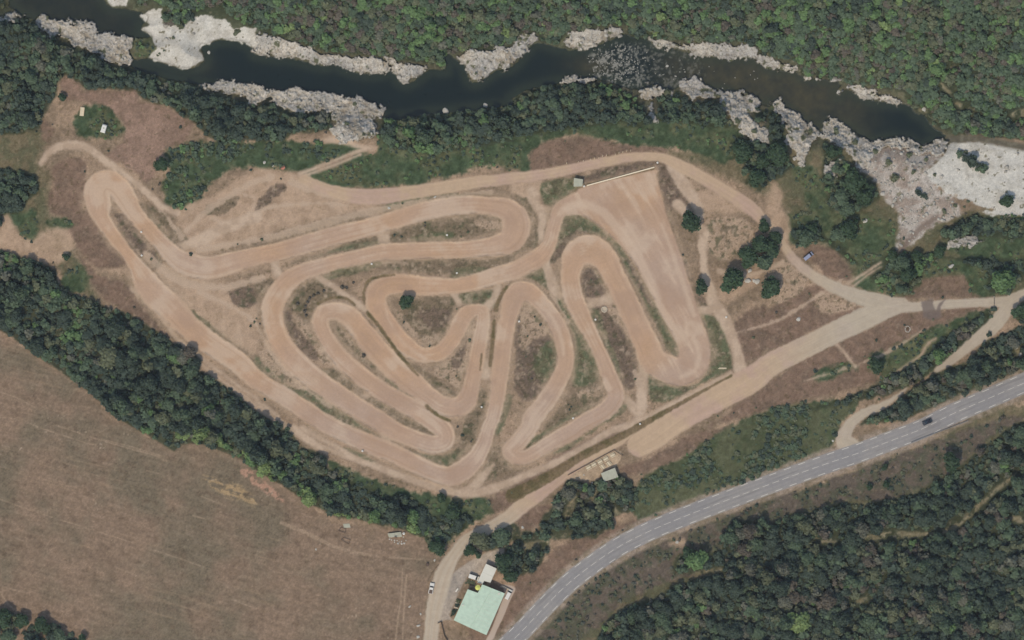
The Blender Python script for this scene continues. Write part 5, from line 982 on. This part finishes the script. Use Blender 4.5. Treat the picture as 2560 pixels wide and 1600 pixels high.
# long cream start beam on short posts
r_ = P('K', (580, 812), (2040, 415)); p0, p1 = W(*r_[0]), W(*r_[1]); root = thing('start_gate', 'long thin cream start gate lying along the top of the wide dirt pad', 'start gate', (0, 0, 0))
Lg = math.hypot(p1[0] - p0[0], p1[1] - p0[1]); rot = math.atan2(p1[1] - p0[1], p1[0] - p0[0]); cx, cy = (p0[0] + p1[0]) / 2, (p0[1] + p1[1]) / 2
MB().box(cx, cy, .35, Lg, .46, .18, rot).build('beam', M['cream'], root, .02)
for k in range(15):
    t = (k + .5) / 15; MB().box(p0[0] + (p1[0] - p0[0]) * t, p0[1] + (p1[1] - p0[1]) * t, -.25, .12, .3, .598, rot).build('post', M['timber'], root)
# marshal posts: little flag stands around the circuit
def post_proto():
    t = thing('marshal_post', 'x', 'marshal post', (0, 0, 0))
    MB().box(0, 0, -.1, .75, .75, .62, .3, .1).build('box', M['white'], t, .03); MB().tube((.3, .25, .5), (.3, .25, 1.9), .04, n=6).build('pole', M['timber'], t); MB().box(.1, .25, 1.45, .4, .03, .3).build('board', M['cream'], t)
    return t
mp0 = post_proto()
for n_, (tl, x, y, lab) in enumerate([('B1', 1002, 133, 'upper marshal post in the narrow island of the left hairpin'), ('B1', 1005, 300, 'lower marshal post in the narrow island of the left hairpin'), ('B2', 820, 360, 'marshal post on the strip below the long upper straights'), ('B2', 1425, 425, 'marshal post in the green wedge north of the lone tree'), ('B2', 1355, 155, 'marshal post inside the upper right hairpin island'),
    ('B3', 592, 755, 'marshal post on the green edge of the long brown island'), ('B3', 50, 768, 'marshal post at the top of the teardrop brown island'), ('B3', 433, 1455, 'marshal post in the green tip above the lower hairpin'), ('C2', 755, 172, 'marshal post on the strip beside the lower left straight'), ('K', 2105, 318, 'marshal post at the top corner of the wide dirt pad'), ('B2', 1600, 1375, 'marshal post in the gap between two long lower legs'), ('B3', 1520, 738, 'marshal post on the footpath east of the pad'), ('B3', 908, 1495, 'marshal post on the dark verge above the wide access road'), ('K', 520, 828, 'marshal post between the small hut and the start gate')]):
    o = mp0 if n_ == 0 else copy_tree(mp0); (sx, sy), = P(tl, (x, y)); o.location = W(sx, sy, zg(sx, sy)); o.rotation_euler = (0, 0, random.uniform(0, 6)); o['label'] = lab
# fence stakes on the verge north of the road
fp = MB(); 
for n_, (x, y) in enumerate([(140, 350), (390, 320), (500, 300), (650, 270), (745, 245), (835, 235), (915, 195), (1000, 180), (1190, 165), (1270, 125), (1355, 105), (1440, 80), (1525, 75)]):
    (sx, sy), = P('K', (x, y)); w = W(sx, sy, zg(sx, sy))
    if n_ == 0:
        st0 = MB(); st0.tube((0, 0, -.2), (.12, .7, 1.35), .11, .08, 7); st0.tube((.12, .7, 1.35), (.13, .73, 1.45), .08, .02, 7); o = st0.build('fence_stake', M['palewood']); prot = o
    else: o = prot.copy(); C.objects.link(o)
    o.location = w; tag(o, 'leaning pale wooden stake in the row above the north road', 'stake', 'row of stakes above the north road')
# fences and low walls
def rail_fence(name, label, pts, h, mat, step=2.0, rails=2, thick=.08):
    q = [W(*p[:2]) for p in pts]; root = thing(name, label, 'fence', (0, 0, 0)); rb_ = MB()
    for i in range(len(q) - 1):
        a, b_ = q[i], q[i + 1]; L_ = math.hypot(b_[0] - a[0], b_[1] - a[1]); n = max(1, int(L_ / step))
        for k in range(rails): zz = h * (k + 1) / rails - .08; rb_.tube((a[0], a[1], zz), (b_[0], b_[1], zz), thick * .7, n=6)
        for k in range(n + (i == len(q) - 2)): t = k / n; MB().tube((a[0] + (b_[0] - a[0]) * t, a[1] + (b_[1] - a[1]) * t, -.2), (a[0] + (b_[0] - a[0]) * t, a[1] + (b_[1] - a[1]) * t, h), thick, n=6).build('post', mat, root)
    rb_.build('rail', mat, root); return root
rail_fence('fence', 'dark timber fence along the upper and right side of the picnic terrace', P('H', (215, 950), (800, 625), (1455, 270), (1680, 420)), .9, M['timber'], 2.2, 2, .12)
rail_fence('fence', 'crooked brown fence at the left of the yard near the bottom', P('Y', (238, 1222), (292, 1198), (330, 1350), (352, 1440), (402, 1520)), 1.1, M['timber'], 1.3, 3, .14)
rail_fence('wire_fence', 'thin field fence beside the dirt road above the white pickup', P('Y', (250, 215), (150, 340), (80, 460), (70, 500)), 1.0, M['timber'], 2.0, 2, .05)
root = thing('gate', 'thin dark bar gate across the dirt road near the fork', 'gate', (0, 0, 0)); g0, g1 = [W(*p) for p in P('J', (1700, 320), (1700, 480))]
MB().tube((*g0[:2], -.2), (*g0[:2], 1.4), .14, n=8).build('post', M['white'], root); MB().tube((*g1[:2], -.2), (*g1[:2], 1.4), .1, n=8).build('post', M['timber'], root); MB().tube((*g0[:2], 1.1), (*g1[:2], 1.1), .07, n=6).tube((*g0[:2], .6), (*g1[:2], .6), .05, n=6).build('bar', M['timber'], root)
# guard rail south of the asphalt road
gp = P('R', (520, 850), (900, 700), (1200, 590), (1480, 480)); q = [W(*p) for p in gp]; root = thing('guard_rail', 'grey steel guard rail along the south edge of the asphalt road', 'guard rail', (0, 0, 0)); rb_ = MB()
for i in range(3): rb_.tube((q[i][0], q[i][1], .62), (q[i + 1][0], q[i + 1][1], .62), .13, n=6)
rb_.build('rail', M['chrome'], root)
for i in range(3):
    for k in range(5): t = k / 5; MB().box(q[i][0] + (q[i + 1][0] - q[i][0]) * t, q[i][1] + (q[i + 1][1] - q[i][1]) * t - .16, -.1, .12, .12, .75).build('post', M['chrome'], root)
# picnic tables
def table_proto():
    t = thing('picnic_table', 'x', 'picnic table', (0, 0, 0)); MB().box(0, 0, .7, 2.0, .85, .07).build('table_top', M['palewood'], t, .01)
    for s in (-1, 1): MB().box(0, s * .78, .42, 2.0, .3, .06).build('bench', M['palewood'], t, .01); MB().tube((s * .75, -.8, 0), (s * .75, .2, .69), .05, n=5).tube((s * .75, .8, 0), (s * .75, -.2, .69), .05, n=5).build('leg', M['timber'], t)
    return t
tp0 = table_proto()
for n_, (x, y, r, lab) in enumerate([(770, 745, .5, 'picnic table nearest to the left end of the terrace fence'), (910, 665, .5, 'second picnic table from the left along the terrace fence'), (1080, 590, .5, 'middle picnic table of the row along the terrace fence'), (1235, 510, .5, 'fourth picnic table of the row along the terrace fence'), (1420, 410, .5, 'picnic table in the right corner of the terrace'), (1150, 725, -.9, 'pale picnic table just above the grey hut roof'), (1320, 640, -.9, 'pale picnic table between hut and terrace corner')]):
    o = tp0 if n_ == 0 else copy_tree(tp0); (sx, sy), = P('H', (x, y)); o.location = W(sx, sy, zg(sx, sy)); o.rotation_euler = (0, 0, r); o['label'] = lab; o['group'] = 'picnic tables on the terrace'
for x, y, lab in [(650, 945, 'pale stone at the shady left end of the terrace'), (530, 1010, 'white stone in the tree shade below the terrace fence'), (870, 1160, 'white stone under the tree left of the grey hut'), (1150, 1150, 'pale stone just below the grey hut'), (1740, 1140, 'pale stone in the deep shade right of the grey hut')]:
    (sx, sy), = P('H', (x, y)); boulder(sx, sy, 2.4, lab)

# ---------------------------------------------------------------- vehicles and loose things
def vehicle(name, label, cat, loc, rz, L_, Wd, prof, paint, cab, wheel_r=.32, bed=None):
    """prof: list of (x, z) side outline along the length; cab: (x0, x1) of the glazed part"""
    t = thing(name, label, cat, loc, rz)
    mb = MB(); n = len(prof); hw = Wd / 2
    rows = []
    for x, z in prof: k = .86 if z > 1.05 else 1.0; rows.append([(x, -hw * k, .28), (x, hw * k, .28), (x, hw * k * .98, max(z - .08, .3)), (x, hw * k * .86, z), (x, -hw * k * .86, z), (x, -hw * k * .98, max(z - .08, .3))])
    mb.loft(rows); body = mb.build('body', paint, t)
    top = max(z for _, z in prof)
    (xa, za), (xb, zb_) = cab[0]
    MB().add([(xa, -hw * .8, za + .02), (xa, hw * .8, za + .02), (xb, hw * .7, zb_ + .02), (xb, -hw * .7, zb_ + .02)], [(0, 1, 2, 3)]).build('windscreen', M['glass'], t)
    (xa, za), (xb, zb_) = cab[1]
    MB().add([(xa, -hw * .7, za + .02), (xa, hw * .7, za + .02), (xb, hw * .8, zb_ + .02), (xb, -hw * .8, zb_ + .02)], [(0, 1, 2, 3)]).build('rear_window', M['glass'], t)
    for s in (-1, 1):
        MB().box((cab[0][1][0] + cab[1][0][0]) / 2, s * hw * .89, top - .5, abs(cab[0][1][0] - cab[1][0][0]) * .95, .06, .34).build('side_window', M['glass'], t)
        MB().box(prof[-1][0], s * hw * .65, .62, .1, .3, .14).build('headlight', M['lamp'], t); MB().box(prof[0][0], s * hw * .7, .65, .08, .2, .2).build('tail_light', M['red'], t)
        for xw in (-L_ * .31, L_ * .31):
            w_ = MB().tube((xw, s * (hw - .2), wheel_r), (xw, s * (hw + .01), wheel_r), wheel_r, n=14).build('wheel', M['black'], t); MB().tube((xw, s * (hw - .05), wheel_r), (xw, s * (hw + .025), wheel_r), wheel_r * .58, n=10).build('rim', M['chrome'], w_)
    if bed:
        x0, x1 = bed; MB().box((x0 + x1) / 2, 0, .93, abs(x1 - x0), Wd * .74, .03).build('load_bed', M['steel'], t)
    return t
CAR = [(-2.0, .75), (-1.95, .95), (-1.45, 1.38), (-.6, 1.46), (.3, 1.42), (.95, .98), (1.75, .86), (2.0, .68)]
CARW = (((.95, .98), (.3, 1.42)), ((-1.45, 1.38), (-1.95, .95)))
def at(tile, x, y, z=None):
    (sx, sy), = P(tile, (x, y)); return W(sx, sy, zg(sx, sy) if z is None else z)
ang = lambda dx, dy: math.atan2(-dy, dx)
vehicle('car', 'black car driving along the grey asphalt road', 'car', at('R', 790, 505), ang(-150, 65), 4.0, 1.75, CAR, M['darkcar'], CARW)
PICK = [(-2.3, .92), (-.55, .92), (-.5, 1.6), (.35, 1.6), (.95, 1.02), (2.1, .92), (2.25, .7)]
vehicle('pickup_truck', 'white pickup with a dark load bed parked on the dirt road edge by the field', 'pickup', at('Y', 128, 622), ang(40, -200), 4.5, 1.85, PICK, M['white'], (((.95, 1.02), (.35, 1.6)), ((-.5, 1.58), (-.56, .95))), .36, (-2.2, -.65))
VAN = [(-2.1, .9), (-2.1, 1.85), (-1.9, 1.95), (.9, 1.9), (1.55, 1.12), (2.1, .98), (2.2, .7)]
VANW = (((1.55, 1.12), (.9, 1.9)), ((-2.13, 1.8), (-2.14, 1.1)))
vehicle('van', 'white van on the concrete strip at the right corner of the mint roof', 'van', at('Y', 1452, 728), ang(75, -150), 4.3, 1.85, VAN, M['white'], VANW)
vehicle('van', 'white van tucked beside the white flat roof in the grey yard', 'van', at('Y', 855, 432), ang(150, 50), 4.0, 2.0, VAN, M['white'], VANW)
vehicle('van', 'blue grey van parked on bare ground beside the curving dirt road', 'van', at('V', 770, 770), ang(330, -270), 4.3, 1.75, VAN, M['blue'], VANW)
# caravan in the clearing
t = thing('caravan', 'small white caravan in the green part of the left clearing', 'caravan', at('A1', 738, 912), ang(18, -60)); MB().loft([[(x, -1.0, .45), (x, 1.0, .45), (x, .98, 1.9 * k), (x, .8, 2.15 * k), (x, -.8, 2.15 * k), (x, -.98, 1.9 * k)] for x, k in ((-1.8, .85), (-1.5, 1), (1.3, 1), (1.7, .8))]).build('body', M['white'], t)
MB().tube((1.7, 0, .5), (2.7, 0, .45), .05, n=6).build('drawbar', M['steel'], t); MB().box(.1, 0, 2.16, .6, .5, .06).build('roof_hatch', M['greyroof'], t)
for s in (-1, 1): w_ = MB().tube((0, s * .85, .32), (0, s * 1.02, .32), .32, n=12).build('wheel', M['black'], t); MB().tube((0, s * .95, .32), (0, s * 1.03, .32), .18, n=8).build('rim', M['chrome'], w_)
t = thing('flat_trailer', 'pale flat trailer at the upper left of the green clearing patch', 'trailer', at('A1', 583, 792), ang(8, -70)); MB().box(0, 0, .5, 3.6, 1.7, .12).build('deck', M['palewood'], t, .02); MB().tube((1.8, 0, .5), (2.7, 0, .4), .05, n=6).build('drawbar', M['steel'], t)
for s in (-1, 1): MB().tube((-.2, s * .72, .28), (-.2, s * .92, .28), .28, n=12).build('wheel', M['black'], t); MB().box(0, s * .84, .62, 3.6, .05, .22).build('side_board', M['palewood'], t)
# red tent
t = thing('tent', 'small faded red tent at the end of the two wheel tracks', 'tent', at('A2', 190, 1190), .5); MB().add([(-1.1, -.8, 0), (1.1, -.8, 0), (1.1, .8, 0), (-1.1, .8, 0), (-.9, 0, 1.1), (.9, 0, 1.1)], [(0, 1, 5, 4), (2, 3, 4, 5), (1, 2, 5), (3, 0, 4), (3, 2, 1, 0)]).build('canvas', M['red'], t); MB().tube((-.95, 0, 1.12), (.95, 0, 1.12), .03, n=5).build('ridge_pole', M['timber'], t)
# yellow parasol at the inner corner of the hall
x, y, _ = at('Y', 925, 612, 5.6); t = thing('parasol', 'yellow parasol in the inner corner of the mint roof', 'parasol', (x, y, 0)); n = 8
MB().add([(1.15 * math.cos(k * math.pi / 4), 1.15 * math.sin(k * math.pi / 4), 5.45) for k in range(8)] + [(0, 0, 5.95)], [(k, (k + 1) % 8, 8) for k in range(8)]).build('canopy', M['yellow'], t); MB().tube((0, 0, 0), (0, 0, 6.0), .06, n=7).build('pole', M['white'], t)
for k in range(8): MB().tube((0, 0, 5.4), (1.1 * math.cos(k * math.pi / 4), 1.1 * math.sin(k * math.pi / 4), 5.42), .02, n=4).build('rib', M['timber'], t)
# planted beds beside the hall
def hedge(label, tile, pts, h, hue):
    q = P(tile, *pts); xs = [p[0] for p in q]; ys = [p[1] for p in q]; root = thing('hedge', label, 'hedge', W(sum(xs) / len(xs), sum(ys) / len(ys), 0))
    w0 = root.location; Vs = []; Fs = []; As = []; nv = 0
    for _ in range(26):
        s = np.random.default_rng(random.randrange(10 ** 6)).dirichlet(np.ones(len(q))); x = float(np.dot(s, xs)); y = float(np.dot(s, ys)); V, F, A = random.choice(TNY); w = W(x, y, 0); R = random.uniform(.4, .6)
        Vs.append(V * (R, R, R * h) + (w[0] - w0[0], w[1] - w0[1], -.1)); Fs.append(F + nv); nv += len(V); As.append(A)
    o = mesh('foliage', np.concatenate(Vs), np.concatenate(Fs), M['leaf'], root, np.repeat(np.concatenate(As)[:, None], 3, 1)); o.color = tint(GREENS[hue], .05, LEAFK)
    for k in range(3):
        cx = float(np.mean(xs)) + (k - 1) * 1.2; w = W(cx, float(np.mean(ys)), 0); MB().tube((w[0] - w0[0], w[1] - w0[1], -.1), (w[0] - w0[0], w[1] - w0[1], .5), .04, n=5).build('stem', M['bark'], root)
hedge('long dark green hedge bed at the lower left side of the mint roof', 'Y', [(520, 960), (575, 980), (500, 1140), (430, 1110)], 1.1, 'dark'); hedge('short green hedge bed in the middle of the hall side', 'Y', [(550, 880), (615, 895), (590, 945), (525, 925)], 1.0, 'dark'); hedge('uppermost small hedge bed beside the mint roof', 'Y', [(560, 815), (640, 830), (615, 875), (545, 860)], .9, 'olive'); hedge('broad hedge bed behind the white van in the yard', 'Y', [(740, 460), (900, 500), (870, 590), (700, 540)], .7, 'olive')
def slab(label, tile, pts, h=.5, name='low_wall', mat='stonewall', cat='wall', z=0.0):
    q = XY(tile, *pts); o = MB().prism(q, z - .2, z + h).build(name, M[mat], None, .02); return tag(o, label, cat)
slab('pale low wall between the two lower hedge beds', 'Y', [(520, 935), (590, 960), (582, 980), (512, 955)]); slab('pale low wall between the two upper hedge beds', 'Y', [(540, 862), (612, 880), (606, 895), (534, 876)]); slab('pale wall running from the concrete strip to the bare soil patch', 'Y', [(1335, 595), (1345, 575), (1500, 650), (1490, 668)], 1.0)
t = thing('bench', 'small white bench on the yard edge left of the hedge beds', 'bench', at('Y', 565, 655, 0), ang(50, -70)); MB().box(0, 0, .42, 1.7, .5, .06).build('seat', M['white'], t, .01); MB().box(0, .28, .5, 1.7, .06, .4).build('backrest', M['white'], t)
for s in (-1, 1): MB().box(s * .7, 0, 0, .08, .45, .418).build('leg', M['chrome'], t)
t = thing('barrel', 'dark brown barrel at the field edge below the dark tree', 'barrel', at('Y', 58, 215, 0)); MB().tube((0, 0, 0), (0, 0, 1.0), .62, .6, 16).build('drum', M['timber'], t); MB().tube((0, 0, .99), (0, 0, 1.03), .5, n=16).build('lid', M['steel'], t); MB().tube((0, 0, .4), (0, 0, .48), .66, n=16).build('hoop', M['black'], t)
# steel frames by the field
def frame(label, pts):
    q = [W(*p) for p in P('M', *pts)]; root = thing('steel_frame', label, 'frame', (0, 0, 0)); n = len(q)
    for i in range(n): a, b_ = q[i], q[(i + 1) % n]; MB().tube((a[0], a[1], .55), (b_[0], b_[1], .55), .1, n=6).build('beam', M['steel'], root); MB().tube((a[0], a[1], -.1), (a[0], a[1], .6), .09, n=6).build('leg', M['steel'], root)
frame('lower of two dark rectangular steel frames at the field edge', [(335, 595), (395, 540), (562, 600), (520, 712)]); frame('upper of two dark rectangular steel frames near the belt', [(262, 372), (332, 280), (452, 330), (430, 420)])
slab('grey weathered sheet lying above the upper steel frame', 'M', [(380, 200), (540, 190), (570, 290), (400, 300)], .15, 'metal_sheet', 'greyroof', 'sheet'); t = thing('water_tank', 'white water tank at the right end of the low field shed', 'tank', at('M', 1910, 440, 0)); MB().tube((0, 0, 0), (0, 0, .9), .55, .55, 14).tube((0, 0, .9), (0, 0, 1.05), .55, .2, 14).build('tank_body', M['white'], t); MB().tube((0, 0, 1.05), (0, 0, 1.15), .18, n=10).build('lid', M['chrome'], t)
for x, y in [(1540, 580), (1600, 600), (1670, 610), (1740, 620), (1800, 650), (1860, 640), (1920, 690), (1850, 700), (1760, 690), (1690, 660), (1960, 620), (1900, 530)]:
    (sx, sy), = P('M', (x, y)); boulder(sx + random.uniform(-1, 1), sy, random.uniform(2, 3.6), 'grey stone in the heap below the low field shed', 'stone heap below the field shed')
# fire pit
cx, cy, cz = at('B4', 990, 822); t = thing('fire_pit', 'ring of pale stones with dark ash south of the wide dirt road', 'fire pit', (cx, cy, cz)); MB().tube((0, 0, -.1), (.0, 0, .06), .75, n=14).build('ash_bed', M['timber'], t)
for k in range(11): a = k * 2 * math.pi / 11; V, F = STN[k % 6]; o = mesh('stone', V * .33 + (1.0 * math.cos(a), 1.25 * math.sin(a), .1), F, M['stone'], t)
cx, cy, cz = at('B3', 655, 682); t = thing('tyre_ring', 'pale round earth ring on the long brown island', 'ring', (cx, cy, cz)); MB().loft([[(r * math.cos(k * .524), r * math.sin(k * .524), z) for k in range(12)] for r, z in ((1.4, -.05), (1.2, .35), (.9, .35), (.7, .05))]).build('ring_bank', M['stonewall'], t)
t = thing('plank_pile', 'pale plank lying on the grass beside the lower end of the footpath', 'planks', at('B3', 1492, 1103), .0); MB().box(0, 0, .05, 3.4, .3, .12).build('plank', M['palewood'], t, .01); MB().box(.2, .34, .04, 3.0, .24, .1).build('plank', M['palewood'], t, .01)

# ---------------------------------------------------------------- light, sky, camera
# the air between the ground and the viewpoint, thin and even
m = bpy.data.materials.new('air'); m.use_nodes = True; t = m.node_tree; t.nodes.remove(t.nodes['Principled BSDF']); v = t.nodes.new('ShaderNodeVolumePrincipled'); v.inputs['Color'].default_value = (.9, .93, 1, 1); v.inputs['Density'].default_value = 1.2e-5; t.links.new(v.outputs['Volume'], t.nodes['Material Output'].inputs['Volume'])
tag(MB().box(0, 0, -8, 12000, 9000, CH + 40).build('haze', m), 'thin pale haze in the air over the whole valley', 'haze', kind='stuff')
sc = bpy.context.scene
w = bpy.data.worlds.new('World'); sc.world = w; w.use_nodes = True; t = w.node_tree
sky = t.nodes.new('ShaderNodeTexSky'); sky.sky_type = 'NISHITA'; sky.sun_disc = False; sky.sun_elevation = math.radians(58); sky.sun_rotation = math.radians(206)
t.links.new(sky.outputs['Color'], t.nodes['Background'].inputs['Color']); t.nodes['Background'].inputs['Strength'].default_value = .15
sl = bpy.data.lights.new('sun', 'SUN'); sl.energy = 2.0; sl.angle = math.radians(.55); sl.color = (1.0, .95, .88)
so = bpy.data.objects.new('sun', sl); C.objects.link(so)
from mathutils import Vector
az = math.radians(206); el = math.radians(58)
so.rotation_euler = Vector((-math.sin(az) * math.cos(el), -math.cos(az) * math.cos(el), -math.sin(el))).to_track_quat('-Z', 'Y').to_euler(); so.location = (-60, -120, 260)
cam = bpy.data.cameras.new('camera'); cam.sensor_width = 36; cam.lens = 36 * CH / (2560 * SC); cam.clip_start = 10; cam.clip_end = 20000
co = bpy.data.objects.new('camera', cam); C.objects.link(co); co.location = (0, 0, CH); co.rotation_euler = (0, 0, 0); sc.camera = co
sc.view_settings.view_transform = 'Standard'; sc.view_settings.look = 'None'; sc.view_settings.exposure = .3; sc.view_settings.gamma = 1
sc.cycles.max_bounces = 4
